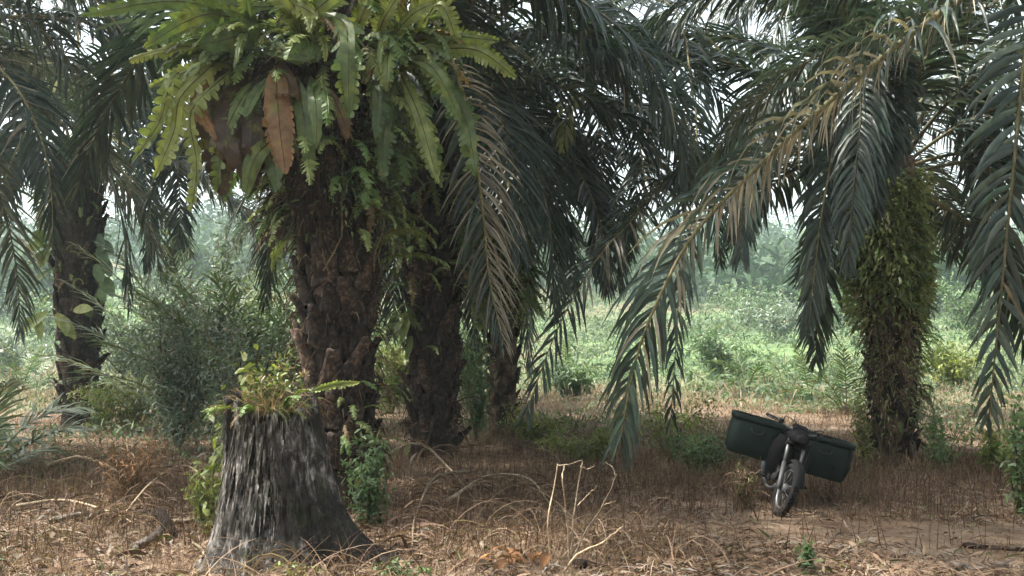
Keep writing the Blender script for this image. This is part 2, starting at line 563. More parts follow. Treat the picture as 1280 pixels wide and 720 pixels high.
# ------------------------------------------------------------------ fronds and palms
def frond_geo(path, sides, nleaf, Lmax, W, droop=1.0, dry=0.0, petiole=0.18, nseg=3, fold=0.35, rad=0.035, spread=0.24, rs=None, sep=False, ang=(68, 22), lside=(1, 1)):
    """An oil palm frond along a rachis path: returns (rachis MB, [leaflet MBs] or one MB)."""
    r = rs
    n = len(path)
    T = tangents(path)
    sides = nrm(sides)
    sides = nrm(sides - T * (sides * T).sum(1, keepdims=True))
    Nn = nrm(np.cross(sides, T))
    Nn = np.where((Nn[:, 2:3] < 0) & (np.abs(Nn[:, 2:3]) > 0.25), -Nn, Nn)
    rb = MB()
    rb.tube(path, np.linspace(1, 0.18, n) * rad, 6, 1 if not sep else 0, r.random(), dry=0)
    groups = []
    for sgn in (-1, 1):
        s = np.linspace(petiole, 0.995, nleaf) + r.normal(0, 0.25 / nleaf, nleaf)
        s = np.clip(s, petiole, 1)
        x = s * (n - 1)
        ip = lambda A: np.stack([np.interp(x, np.arange(n), A[:, k]) for k in range(3)], 1)
        base = ip(path); t_ = nrm(ip(T)); sd = nrm(ip(sides)) * sgn; nn = nrm(ip(Nn))
        q = (s - petiole) / (1 - petiole)
        a = np.radians(np.interp(q, [0, 1], ang) + r.normal(0, 7, nleaf))
        b = r.normal(0.05, spread, nleaf)
        d = t_ * np.cos(a)[:, None] + sd * (np.sin(a) * np.cos(b))[:, None] + nn * (np.sin(a) * np.sin(b))[:, None]
        L = Lmax * np.interp(q, [0, 0.12, 0.4, 0.75, 1], [0.45, 0.8, 1.0, 0.8, 0.32]) * r.uniform(0.82, 1.1, nleaf) * np.interp(q, [0, 0.7, 0.85], [lside[0 if sgn < 0 else 1]] * 2 + [1])
        dr = dry(q, sgn, r) if callable(dry) else np.where(r.random(nleaf) < dry, r.uniform(0.6, 1, nleaf), r.random(nleaf) * 0.12)
        nv = nn + r.normal(0, 0.25, (nleaf, 3))
        Wd = W * np.interp(q, [0, 0.3, 1], [0.75, 1, 0.6]) * (1 - 0.35 * dr)
        dp = droop * r.uniform(0.6, 1.35, nleaf)
        groups.append((base, d, nv, L, Wd, dp, dr, r.random(nleaf)))
    if not sep:
        for g in groups:
            rb.strips(g[0], g[1], g[2], g[3], g[4], g[5], nseg, 'leaf', fold, g[7], g[6], 0)
        return rb
    ll = []
    for g in groups:
        for i in range(len(g[0])):
            mb = MB()
            mb.strips(g[0][i:i + 1], g[1][i:i + 1], g[2][i:i + 1], g[3][i:i + 1], g[4][i:i + 1], g[5][i:i + 1], nseg + 1, 'leaf', fold, g[7][i:i + 1], g[6][i:i + 1], 0)
            ll.append(mb)
    return rb, ll


def add_frond(palm, path, sides, r, sep=False, leafm='palm', label=None, **kw):
    loc = np.array(palm.location)
    path = path - loc
    if sep:
        rb, ll = frond_geo(path, sides, rs=r, sep=True, **kw)
        o = rb.build('frond', [M['rachis']], palm, True)
        for mb in ll:
            mb.build('leaflet', [M[leafm]], o)
    else:
        o = frond_geo(path, sides, rs=r, **kw).build('frond', [M[leafm], M['rachis']], palm)
    if label:
        o['label'] = label
    return o


def gen_frond(palm, c, az, e0, L, bend, r, n=22, **kw):
    """A frond that leaves the crown at azimuth az (from +Y to +X) and elevation e0 and arches over."""
    s = np.linspace(0, 1, n)
    pit = np.maximum(e0 - bend * s ** 1.25, R(-86))
    azs = az + r.normal(0, 0.12) * s
    dx = np.stack([np.sin(azs) * np.cos(pit), np.cos(azs) * np.cos(pit), np.sin(pit)], 1)
    p = np.array(c) + np.concatenate([[[0, 0, 0]], np.cumsum(dx[:-1] * (L / (n - 1)), 0)])
    sd = np.tile([math.cos(az), -math.sin(az), 0.0], (n, 1))
    tw = r.normal(0, 0.25)
    sd = sd + np.array([0, 0, 1.0]) * tw * s[:, None]
    return add_frond(palm, p, sd, r, **kw)


def crown(palm, c, n, L, seed, emax=78, emin=-30, nleaf=92, W=0.080, Lmax=1.05, dry=0.05, skirt=0.0, skip=None, leafm='palm', bend=(62, 100), nseg=3, rad=0.035, cr=0.22, droop=1.0):
    r = np.random.default_rng(seed)
    az0 = r.random() * 6.28
    for i in range(n):
        u = i / max(1, n - 1)
        az = (az0 + i * 2.39996) % (2 * math.pi)
        if skip and skip(az, u):
            continue
        e0 = R(emax + (emin - emax) * u ** 0.85 + r.normal(0, 5))
        d = dry if u < 0.8 else max(dry, skirt)
        base = np.array(c) + np.array([math.sin(az), math.cos(az), 0]) * cr + np.array([0, 0, -0.5 * u])
        gen_frond(palm, base, az, e0, L * r.uniform(0.85, 1.08), R(r.uniform(*bend)), r, nleaf=nleaf, W=W, Lmax=Lmax, dry=d, droop=droop, leafm=leafm, nseg=nseg, rad=rad)


boot_meshes = []


def make_boot(seed):
    """The stub of a cut frond: a broad clasping base narrowing upward and outward."""
    r = np.random.default_rng(seed)
    mb = MB()
    rings = []
    k = 5
    for i in range(k):
        t = i / (k - 1)
        wd = np.interp(t, [0, 0.35, 1], [0.15, 0.12, 0.05 + 0.02 * r.random()])
        th = np.interp(t, [0, 0.5, 1], [0.05, 0.055, 0.028])
        z = -0.12 + 0.40 * t
        y = 0.0 + 0.13 * t ** 1.5
        a = np.linspace(0, 2 * math.pi, 7, endpoint=False)
        rings.append(np.stack([np.cos(a) * wd + r.normal(0, 0.008, 7), y + np.sin(a) * th + r.normal(0, 0.006, 7), z + r.normal(0, 0.014, 7)], 1))
    mb.loft(rings, 0, True, False, True, r.random())
    return mb.mesh('leaf_base', [M['boot']])


for s_ in range(9):
    boot_meshes.append(make_boot(50 + s_))


M['paletrunk'] = barkmat('pale_palm_bark', [(0.03, 0.022, 0.016), (0.075, 0.052, 0.036), (0.15, 0.105, 0.072), (0.23, 0.18, 0.13)], (4, 4, 3))


def trunk(palm, h, r0, r1, seed, boots=(0.3, 3.0), nb=60, lean=(0, 0), scale=1.0, fibres=300, flare=0.25, mat='trunk'):
    """Trunk of a palm, its leaf bases as pieces of their own and loose fibre between them."""
    r = np.random.default_rng(seed)
    n, k = 46, 28
    z = np.linspace(-0.25, h, n)
    a = np.linspace(0, 2 * math.pi, k, endpoint=False)
    A, Z = np.meshgrid(a, z)
    t = np.clip(Z / h, 0, 1)
    rad = r0 + (r1 - r0) * t + flare * r0 * np.exp(-np.maximum(Z, 0) / 0.35)
    rad = rad * (0.86 + 0.3 * fbm(A * 2.2 + 3 * seed, Z * 2.6, seed, 3)) 
    rad[:, :] += 0.05 * (fbm(np.cos(A) * 2 + 5, Z * 6 + np.sin(A) * 2, seed + 2, 2) - 0.4)
    X = rad * np.cos(A) + lean[0] * t ** 1.2; Y = rad * np.sin(A) + lean[1] * t ** 1.2
    mb = MB()
    mb.loft(np.stack([X, Y, Z], -1), 0, True, False, True)
    tr = mb.build('trunk', [M[mat]], palm, True)
    for i in range(nb):
        zz = boots[0] + (boots[1] - boots[0]) * (i + r.random() * 0.6) / nb
        az = i * 2.39996 + r.normal(0, 0.12)
        tt = zz / h
        rr = (r0 + (r1 - r0) * tt) * 1.0
        s = scale * r.uniform(0.75, 1.25)
        pos = Vector((rr * math.cos(az) + lean[0] * tt ** 1.2, rr * math.sin(az) + lean[1] * tt ** 1.2, zz))
        m4 = Matrix.Translation(pos) @ Euler((r.normal(0, 0.15), r.normal(0, 0.15), az - math.pi / 2 + r.normal(0, 0.2))).to_matrix().to_4x4() @ Matrix.Diagonal((s, s * 1.1, s, 1))
        place(boot_meshes[r.integers(9)], 'leaf_base', tr, m4)
    if fibres:
        fb = MB()
        az = r.uniform(0, 6.283, fibres); zz = r.uniform(boots[0], boots[1], fibres)
        rr = (r0 + (r1 - r0) * zz / h) * 1.02 + 0.03
        base = np.stack([rr * np.cos(az) + lean[0] * (zz / h) ** 1.2, rr * np.sin(az) + lean[1] * (zz / h) ** 1.2, zz], 1)
        out = np.stack([np.cos(az), np.sin(az), r.normal(0, 0.6, fibres)], 1)
        fb.strips(base, out, np.stack([-np.sin(az), np.cos(az), np.zeros(fibres)], 1) + r.normal(0, 0.4, (fibres, 3)), r.uniform(0.1, 0.5, fibres), r.uniform(0.006, 0.03, fibres), r.uniform(1, 7, fibres), 3, 'blade', rnd=r.random(fibres), dry=np.where(r.random(fibres) < 0.12, 1.0, 0.0))
        o = fb.build('trunk_fibre', [M['fibre']], tr)
        o['kind'] = 'stuff'
    return tr


def pix_path(pts, n=30):
    """A path through points given as pixel and depth."""
    return spline([P(*p) for p in pts], n)


def side_path(n, *dirs):
    d = np.array(dirs, float)
    x = np.linspace(0, len(d) - 1, n)
    return nrm(np.stack([np.interp(x, np.arange(len(d)), d[:, k]) for k in range(3)], 1))


def palm(label, px, d, loc=None):
    p = on_ground(px, d) if loc is None else np.array(loc)
    return thing('palm_tree', label, 'palm tree', p)


# main palm, behind the stump
pA = palm('stout oil palm behind the grey stump, its trunk crowned by a big nest fern', 428, 11.0)
zA = 6.9
trunk(pA, zA, 0.30, 0.41, 1, (0.5, 5.6), 150, (-0.22, 0), 1.0, 1300)
cA = np.array(pA.location) + np.array([-0.22, 0, zA])
rA = np.random.default_rng(101)
crown(pA, cA, 34, 5.6, 11, 80, -12, nleaf=92, skip=lambda az, u: u > 0.4 and math.cos(az) < 0.3)
# pale drying frond hanging from the main palm at the right of its fern
pp = pix_path([(470, -110, 11.0), (530, 0, 11.3), (572, 95, 11.6), (592, 180, 11.8), (604, 270, 11.9), (612, 350, 11.9), (630, 430, 11.9)])
add_frond(pA, pp, side_path(30, (1, 0.3, 0), (1, 0.2, 0)), rA, nleaf=78, Lmax=0.85, W=0.042, droop=1.2, spread=0.35, petiole=0.36,
          dry=lambda q, s, r: np.where((s > 0) & (r.random(len(q)) < 0.9), r.uniform(0.5, 1, len(q)), np.where(r.random(len(q)) < 0.12, 0.8, 0.05)), label='drooping frond, dry and pale along one side')
pp = pix_path([(470, -150, 11.0), (600, -95, 11.3), (715, -8, 11.8), (790, 50, 12.2), (840, 135, 12.6), (862, 235, 12.9)])
add_frond(pA, pp, side_path(30, (-0.3, -1, 0), (-0.6, -0.8, 0.1), (-1, -0.4, 0.1)), rA, nleaf=85, Lmax=1.2, W=0.07, droop=2.0, spread=0.45, petiole=0.22, dry=0.05)

# second palm just right of it
pB = palm('dark rough oil palm with thick shaggy foot, right of the fern laden trunk', 543, 16.0)
trunk(pB, 6.6, 0.33, 0.38, 2, (0.25, 4.6), 120, (-0.1, 0), 0.95, 800)
crown(pB, np.array(pB.location) + np.array([-0.1, 0, 6.6]), 30, 5.2, 12, 78, -25, nleaf=80)

# third, slimmer, pale brown
pC = palm('slim brown oil palm half hidden by hanging fronds, further back', 628, 20.0)
trunk(pC, 6.8, 0.26, 0.36, 3, (0.2, 4.5), 60, (0.1, 0), 0.7, 300, mat='paletrunk')
crown(pC, np.array(pC.location) + np.array([0.1, 0, 6.8]), 30, 5.0, 13, 78, -30, nleaf=76, dry=0.06)

# far left palm
pD = palm('dark oil palm at the far left with leafy climbers clinging to its trunk', 103, 23.0)
trunk(pD, 6.4, 0.33, 0.58, 4, (0.2, 6.0), 100, (-0.25, 0), 1.0, 400)
cD = np.array(pD.location) + np.array([-0.25, 0, 6.5])
crown(pD, cD, 34, 5.0, 14, 78, 2, nleaf=84, dry=0.04, skirt=0.12, bend=(50, 82), skip=lambda az, u: u > 0.35 and math.cos(az) < -0.35)
rD = np.random.default_rng(104)
add_frond(pD, pix_path([(100, 150, 23), (140, 130, 22.4), (175, 190, 22), (188, 270, 21.8), (184, 338, 21.8)]), side_path(30, (0.5, 1, 0), (0.8, .6, 0)), rD, nleaf=100, Lmax=0.8, W=0.074, droop=1.6, petiole=0.2)
add_frond(pD, pix_path([(100, 140, 23.5), (170, 120, 23.8), (215, 190, 24), (225, 270, 24), (212, 345, 24)]), side_path(30, (0.5, 1, 0), (1, 0.1, 0)), rD, nleaf=100, Lmax=0.9, W=0.074, droop=0.7, petiole=0.2)
add_frond(pD, pix_path([(95, 160, 23), (50, 150, 22), (15, 200, 21.5), (-10, 290, 21.3)]), side_path(30, (0.5, 1, 0), (1, 0.4, 0)), rD, nleaf=100, Lmax=0.9, W=0.074, droop=1.4, petiole=0.2)

# right palm wrapped in fern
pE = palm('oil palm whose trunk is wrapped in green fern, behind the motorcycle', 1112, 15.0)
trunk(pE, 4.7, 0.29, 0.36, 5, (0.2, 4.3), 90, (0.05, 0), 0.7, 500, mat='paletrunk')
cE = np.array(pE.location) + np.array([0.05, 0, 4.75])
crown(pE, cE, 40, 5.2, 15, 78, -25, nleaf=84, dry=0.05, skip=lambda az, u: (u > 0.3 and math.cos(az - 0.1) < -0.1) or (u > 0.5 and math.sin(az) < -0.2))
rE = np.random.default_rng(105)
add_frond(pE, pix_path([(1105, 170, 14.6), (1085, 100, 13.8), (1052, 150, 13.2), (1030, 250, 12.9), (1018, 340, 12.8), (1010, 415, 12.8)]), side_path(30, (-0.4, 1, 0), (1, 0.4, 0), (1, 0.2, 0)), rE, nleaf=108, Lmax=0.75, W=0.074, droop=1.6, petiole=0.2)
add_frond(pE, pix_path([(1110, 165, 14.6), (1060, 85, 14), (990, 90, 13.5), (950, 150, 13.2), (930, 230, 13.1), (925, 320, 13)]), side_path(30, (0.2, -1, 0), (0.6, -0.8, 0), (1, -0.3, 0)), rE, nleaf=108, Lmax=0.95, W=0.074, droop=1.9, petiole=0.2)
add_frond(pE, pix_path([(1120, 165, 14.6), (1150, 90, 14.2), (1085, 60, 13.4), (1075, 160, 12.8), (1065, 260, 12.6), (1060, 330, 12.6)]), side_path(30, (0.2, -1, 0), (1, -0.3, 0)), rE, nleaf=100, Lmax=0.8, W=0.074, droop=1.9, petiole=0.25)
add_frond(pE, pix_path([(1112, 170, 15), (1050, 10, 14.5), (965, -25, 14), (885, -5, 13.8), (830, 60, 13.7)]), side_path(30, (0.2, -1, 0), (0.4, -1, 0)), rE, nleaf=108, Lmax=1.0, W=0.07, droop=2.0, petiole=0.25)
for k_, (xa, ya, xb, yb, xc, yc) in enumerate([(1100, 90, 1118, 130, 1112, 215), (1095, 110, 1088, 150, 1095, 262), (1070, 100, 1055, 140, 1050, 235)]):
    add_frond(pE, pix_path([(1112, 200, 14.7), (xa, ya, 14.0), (xb, yb, 13.3), (xc, yc, 13.0)]), side_path(30, (0.2, -1, 0), (1, -0.2, 0)), rE, nleaf=100, Lmax=0.7, W=0.07, droop=1.8, petiole=0.25)
add_frond(pE, pix_path([(1120, 170, 15), (1180, 100, 15.2), (1225, 150, 15.2), (1238, 250, 15.2), (1225, 340, 15.2)]), side_path(30, (0.2, -1, 0), (1, -0.3, 0)), rE, nleaf=100, Lmax=0.9, W=0.074, droop=1.4, petiole=0.2)

# centre palm, trunk hidden by fronds
pF = palm('oil palm in the centre, its trunk hidden behind the dark shaggy palm', 548, 23.0)
trunk(pF, 6.3, 0.36, 0.42, 6, (0.2, 5.5), 60, (0, 0), 1.0, 200)
cF = np.array(pF.location) + np.array([0, 0, 6.4])
crown(pF, cF, 34, 5.6, 16, 78, -30, nleaf=84, dry=0.05, skirt=0.1)
rF = np.random.default_rng(106)
add_frond(pF, pix_path([(560, 150, 22.6), (750, 120, 19), (806, 235, 16.5), (745, 325, 15.2), (695, 415, 14.8), (655, 525, 14.6)]), side_path(30, (0.6, -0.8, 0), (1, -0.2, 0.4), (1, 0, 0.4)), rF, nleaf=80, Lmax=0.95, W=0.074, droop=0.9, petiole=0.3, spread=0.35,
          dry=lambda q, s, r: np.where((s > 0) & (q > 0.25) & (q < 0.75) & (r.random(len(q)) < 0.7), r.uniform(0.5, 0.9, len(q)), 0.05), label='hanging frond with a band of tan leaflets')
add_frond(pF, pix_path([(560, 150, 22.6), (800, 0, 16.5), (868, 130, 13.5), (858, 240, 13), (850, 340, 12.9), (845, 430, 12.9), (838, 528, 12.9)]), side_path(30, (-0.9, -0.5, 0), (-1, -0.3, 0), (-1, -0.2, 0)), rF, nleaf=85, Lmax=0.85, W=0.07, droop=1.8, petiole=0.3)
add_frond(pF, pix_path([(560, 150, 22.6), (690, 100, 19), (700, 130, 18), (705, 210, 17.5), (700, 380, 17.3)]), side_path(30, (0.2, -1, 0), (1, -0.3, 0)), rF, nleaf=70, Lmax=0.8, W=0.074, droop=1.8, petiole=0.2)

add_frond(pF, pix_path([(770, 160, 17), (735, 118, 16.6), (712, 135, 16.4), (704, 185, 16.3)]), side_path(30, (1, -0.3, 0)), rF, nleaf=18, Lmax=0.5, W=0.07, droop=1.6, petiole=0.3, dry=0.25, leafm='bushyellow', label='short yellowing frond')

for pts, sd_ in (([(560, 140, 22.6), (760, 60, 18), (830, 60, 17), (900, 120, 16.5), (935, 220, 16.3)], ((0.3, -1, 0), (0.8, -0.6, 0.2))),
                 ([(560, 140, 22.6), (740, 60, 19.5), (790, 90, 19), (800, 180, 18.6), (790, 290, 18.5)], ((0.3, -1, 0), (1, -0.3, 0))),
                 ([(560, 140, 22.6), (780, 90, 20), (850, 140, 19.5), (890, 230, 19.2), (900, 330, 19)], ((0.3, -1, 0), (1, -0.3, 0))),
                 ([(560, 140, 22.6), (720, 80, 20), (748, 150, 19.6), (752, 240, 19.4), (745, 340, 19.4)], ((0.3, -1, 0), (1, -0.2, 0)))):
    add_frond(pF, pix_path(pts), side_path(30, *sd_), rF, nleaf=108, Lmax=1.0, W=0.066, droop=1.3, petiole=0.22)

# near palm whose trunk stands outside the picture at the right
pG = palm('nearby oil palm outside the right edge, sending long fronds across the picture', 0, 9.5, (5.9, 9.5, float(gz(5.9, 9.5))))
trunk(pG, 6.0, 0.42, 0.45, 7, (0.2, 5.5), 60, (0, 0), 1.0, 0)
cG = np.array(pG.location) + np.array([0, 0, 6.1])
crown(pG, cG, 30, 5.6, 17, 80, 0, nleaf=60, skip=lambda az, u: u > 0.25 and math.sin(az) < 0.2)
rG = np.random.default_rng(107)
pp = pix_path([(1400, -130, 9.5), (1230, -22, 9.2), (1120, 58, 8.9), (1010, 150, 8.6), (920, 235, 8.4), (862, 300, 8.3), (818, 385, 8.2), (792, 460, 8.2), (776, 550, 8.2)], 40)
add_frond(pG, pp, side_path(40, (-0.3, -1, 0.1), (-0.3, -1, 0.1), (-0.5, -0.9, 0.1), (-0.8, -0.6, 0.2), (-1, -0.1, 0.2), (-1, 0, 0)), rG, sep=True, nleaf=122, Lmax=1.02, W=0.054, droop=1.9, petiole=0.16, spread=0.42, rad=0.045, ang=(62, 30), lside=(0.5, 1.0),
          dry=lambda q, s, r: np.where(r.random(len(q)) < np.interp(q, [0, 0.15, 0.3, 0.66, 0.8, 1], [0.2, 0.5, 0.9, 0.85, 0.1, 0.0] if s < 0 else [0.05, 0.2, 0.5, 0.5, 0.05, 0.0]), r.uniform(0.6, 1, len(q)), 0.04), label='long arching frond with a pale ragged dry upper edge')
pp = pix_path([(1400, -160, 10.4), (1250, -100, 11.2), (1110, -50, 11.8), (980, -22, 12.2), (890, -8, 12.5), (800, 30, 12.8)], 34)
add_frond(pG, pp, side_path(34, (-0.1, -1, 0.1), (-0.2, -1, 0)), rG, nleaf=110, Lmax=1.15, W=0.055, droop=2.2, petiole=0.15, dry=0.03)
pp = pix_path([(1400, -150, 9.8), (1210, -8, 9.9), (1090, 38, 9.8), (1005, 80, 9.7), (935, 135, 9.7), (880, 215, 9.7)], 34)
add_frond(pG, pp, side_path(34, (-0.3, -1, 0.1), (-0.5, -0.9, 0.1), (-0.8, -0.6, 0.2)), rG, nleaf=110, Lmax=0.85, W=0.045, droop=2.0, petiole=0.25, spread=0.4, dry=0.04)
pp = pix_path([(1400, -130, 9.5), (1310, -70, 9.0), (1284, 50, 8.8), (1266, 220, 8.7), (1250, 380, 8.7), (1236, 525, 8.7)], 34)
add_frond(pG, pp, side_path(34, (0.8, -0.6, 0), (1, -0.1, 0), (1, 0, 0)), rG, sep=True, nleaf=60, Lmax=0.66, W=0.074, droop=0.9, petiole=0.2, spread=0.35, dry=0.02, ang=(74, 28), label='dark hanging frond with tidy herringbone leaflets')

# unseen palms added behind and beside the camera: their crowns shade the foreground
for k_, (x_, y_, lab) in enumerate([(-4.6, -2.6, 'unseen oil palm added for shade behind the photographer on the left'), (4.4, -3.2, 'unseen oil palm added for shade behind the photographer on the right'), (0.2, -9.0, 'unseen oil palm added for shade directly behind the photographer, a row back'),
                                    (-11.5, 1.5, 'unseen oil palm added for shade far out to the left of the photographer'), (12.0, 2.0, 'unseen oil palm added for shade far out to the right of the photographer'), (9.0, -8.5, 'unseen oil palm added for shade a row back on the right'), (-9.0, -8.5, 'unseen oil palm added for shade a row back on the left')]):
    shade_palm = palm(lab, 0, 0, (x_, y_, float(gz(x_, y_))))
    trunk(shade_palm, 6.6, 0.36, 0.42, 30 + k_, (0.3, 6.0), 12, (0, 0), 0.9, 0)
    crown(shade_palm, np.array(shade_palm.location) + np.array([0, 0, 6.7]), 30, 5.2, 40 + k_, 78, -5, nleaf=46, W=0.10, nseg=2)

# palm outside the left edge and two behind, for the canopy that closes the top of the picture
pH = palm('oil palm outside the left edge with dark fronds reaching into the upper corner', 0, 15.0, (-9.4, 15.0, float(gz(-9.4, 15.0))))
trunk(pH, 6.8, 0.42, 0.45, 8, (0.2, 5.5), 40, (0, 0), 1.0, 0)
crown(pH, np.array(pH.location) + np.array([0, 0, 6.9]), 34, 5.6, 18, 78, -20, nleaf=58)
rH = np.random.default_rng(108)
for pts in ([(-150, -100, 15), (-10, -70, 14.6), (95, -20, 14.3), (160, 50, 14.1), (198, 140, 14)], [(-150, -80, 15.3), (-20, -10, 15), (60, 45, 14.8), (110, 120, 14.7), (130, 205, 14.7)],
            [(-150, -60, 15.6), (-60, 20, 15.4), (-5, 70, 15.3), (35, 140, 15.2), (50, 235, 15.2)], [(-150, -110, 14.6), (20, -110, 14.3), (150, -60, 14.1), (230, 10, 14), (262, 100, 14)]):
    add_frond(pH, pix_path(pts), side_path(30, (0.3, -1, 0), (0.6, -0.8, 0.2), (1, -0.3, 0.2)), rH, nleaf=86, Lmax=1.0, W=0.055, droop=2.0, petiole=0.2, spread=0.5)
pI = palm('oil palm standing far back, hidden behind the stout fern trunk', 425, 31.0)
trunk(pI, 7.4, 0.36, 0.42, 9, (0.2, 5.5), 40, (0, 0), 1.0, 100)
crown(pI, np.array(pI.location) + np.array([0, 0, 7.5]), 32, 5.4, 19, 78, -20, nleaf=70, W=0.07)
pJ = palm('oil palm standing back, hidden behind the fern wrapped palm', 1112, 25.0)
trunk(pJ, 8.0, 0.34, 0.42, 10, (0.2, 5.5), 40, (0, 0), 1.0, 100)
crown(pJ, np.array(pJ.location) + np.array([0, 0, 8.1]), 32, 5.2, 20, 78, -10, nleaf=70, W=0.07)

rJ = np.random.default_rng(109)
for pts in ([(1112, 120, 25), (1010, 10, 24.5), (940, -10, 24), (885, 40, 24), (870, 110, 24)], [(1112, 120, 25), (1040, -10, 24.5), (985, -30, 24), (930, 10, 24), (910, 90, 24)], [(1112, 120, 25), (1060, 0, 24), (1000, -10, 23.5), (965, 50, 23.3), (955, 130, 23.2)]):
    add_frond(pJ, pix_path(pts), side_path(30, (0.2, -1, 0), (0.8, -0.6, 0.1)), rJ, nleaf=100, Lmax=1.3, W=0.09, droop=1.5, petiole=0.15)
for pts in ([(100, 160, 23), (75, 30, 22.6), (110, -5, 22.2), (160, 40, 22), (175, 110, 22)], [(98, 160, 23), (50, 40, 22.6), (15, 0, 22.2), (-20, 40, 22)], [(100, 150, 23), (95, 20, 23), (70, -20, 22.6), (40, 20, 22.4), (25, 90, 22.3)]):
    add_frond(pD, pix_path(pts), side_path(30, (0.2, -1, 0), (0.8, -0.6, 0.1)), rJ, nleaf=100, Lmax=1.15, W=0.085, droop=1.5, petiole=0.15)


# ------------------------------------------------------------------ ferns
def fern_geo(path, side, width, nl=20, lobe=0.62, seed=0, dry=0.0, rnd=None, wave=0.12, stalk=0.06):
    """A fern frond: a midrib and a blade cut into lobes (lobe = share of the half width that is cut), all real faces."""
    r = np.random.default_rng(seed)
    n = nl + 1
    p = spline(path, n)
    T = tangents(p)
    sd = nrm(np.broadcast_to(side, (n, 3)))
    sd = nrm(sd - T * (sd * T).sum(1, keepdims=True))
    up = np.cross(sd, T)
    up = np.where(up[:, 2:3] < -0.2, -up, up)
    s = np.linspace(0, 1, n)
    hw = width / 2 * np.interp(s, [0, stalk, 0.25, 0.6, 0.88, 1], [0.10, 0.35, 0.92, 1.0, 0.6, 0.08])
    mb = MB()
    mb.tube(p, np.linspace(1, 0.25, n) * min(0.010, width * 0.05), 4, 1, 0.4, False)
    rv = r.random() if rnd is None else rnd
    inner = 1 - lobe
    for sg in (-1, 1):
        wob = r.normal(0, wave, n) * width
        a = p
        b = p + sd * sg * (hw * inner)[:, None] + up * (0.10 * hw + wob * 0.25)[:, None]
        idx = np.arange(n - 1)
        v = np.concatenate([a, b]); f = np.stack([idx, idx + 1, n + idx + 1, n + idx], -1)
        mb.add(v, f, 0, rv, np.concatenate([s, s]), dry)
        if lobe > 0:
            m0 = b[:-1]; m1 = b[1:]
            c = (m0 + m1) / 2
            seg = m1 - m0
            out = sd[:-1] * sg * (hw[:-1] * lobe)[:, None] * r.uniform(0.5, 1.3, (n - 1, 1))
            tipc = c + out + T[:-1] * (hw[:-1] * 0.35)[:, None] - up[:-1] * (hw[:-1] * 0.18 + np.abs(wob[:-1]))[:, None]
            t0 = tipc - seg * 0.22; t1 = tipc + seg * 0.18
            mid0 = (m0 + seg * 0.04) * 0.45 + t0 * 0.55 - seg * 0.14; mid1 = (m1 - seg * 0.10) * 0.45 + t1 * 0.55 + seg * 0.10
            k = n - 1
            v = np.concatenate([m0 + seg * 0.04, m1 - seg * 0.04, mid1, mid0, t1, t0])
            i = np.arange(k)
            f = np.concatenate([np.stack([i, i + k, i + 2 * k, i + 3 * k], -1), np.stack([i + 3 * k, i + 2 * k, i + 4 * k, i + 5 * k], -1)])
            mb.add(v, f, 0, np.clip(rv + r.normal(0, 0.05), 0, 1), 0.8, dry)
    return mb


view_dir = np.array([0, 1.0, 0.1])


def fern_leaf_px(fern, pts, wpx_, lobe=0.6, rnd=0.5, dry=0.0, nl=18, seed=0, roll=0.0, name='frond', label=None, matn='fern', wave=0.2):
    """One frond of a fern through pixel points, facing roughly the viewer's side of the trunk."""
    wpx = wpx_ * (0.92 if name == 'frond' else 0.84)
    lobe = max(lobe, 0.5) if (name == 'frond' and lobe > 0.25) else lobe
    q = [P(*p) for p in pts]
    d = pts[0][2]
    path = np.array(q) - np.array(fern.location)
    path[1:] += np.random.default_rng(seed + 9000).normal(0, 0.06 if name == 'frond' else 0.09, path[1:].shape)
    T = nrm(path[-1] - path[0])
    side = nrm(np.cross(T, view_dir)) + np.array([0, 1, 0.2]) * roll
    o = fern_geo(path, side, wpx * d / F, nl, lobe, seed, dry, rnd, wave).build(name, [M[matn], M['fernrachis']], fern)
    if label:
        o['label'] = label
    return o


def random_fern(fern, c, n, seed, L=(0.5, 0.9), W=(0.12, 0.2), az=(0, 6.28), el=(75, -40), lobe=0.6, nl=18, matn='fern', dryp=0.08, rr=(0, 1), r0=0.1, bend=(70, 130), zs=0.1, wave=0.12):
    r = np.random.default_rng(seed)
    for i in range(n):
        a = r.uniform(*az); e = R(r.uniform(el[1], el[0])); b = R(r.uniform(*bend)); Lf = r.uniform(*L)
        s = np.linspace(0, 1, 8)
        pit = np.maximum(e - b * s ** 1.2, R(-88))
        d = np.stack([np.sin(a) * np.cos(pit), np.cos(a) * np.cos(pit), np.sin(pit)], 1)
        p = np.array(c) - np.array(fern.location) + np.array([math.sin(a) * r0, math.cos(a) * r0, r.normal(0, zs)]) + np.concatenate([[[0, 0, 0]], np.cumsum(d[:-1] * Lf / 7, 0)])
        side = np.array([math.cos(a), -math.sin(a), r.normal(0, 0.35)])
        dr = r.uniform(0.5, 1) if r.random() < dryp else 0.0
        fern_geo(p, side, r.uniform(*W), nl, lobe, seed * 100 + i, dr, r.uniform(*rr), wave).build('frond', [M[matn], M['fernrachis']], fern)


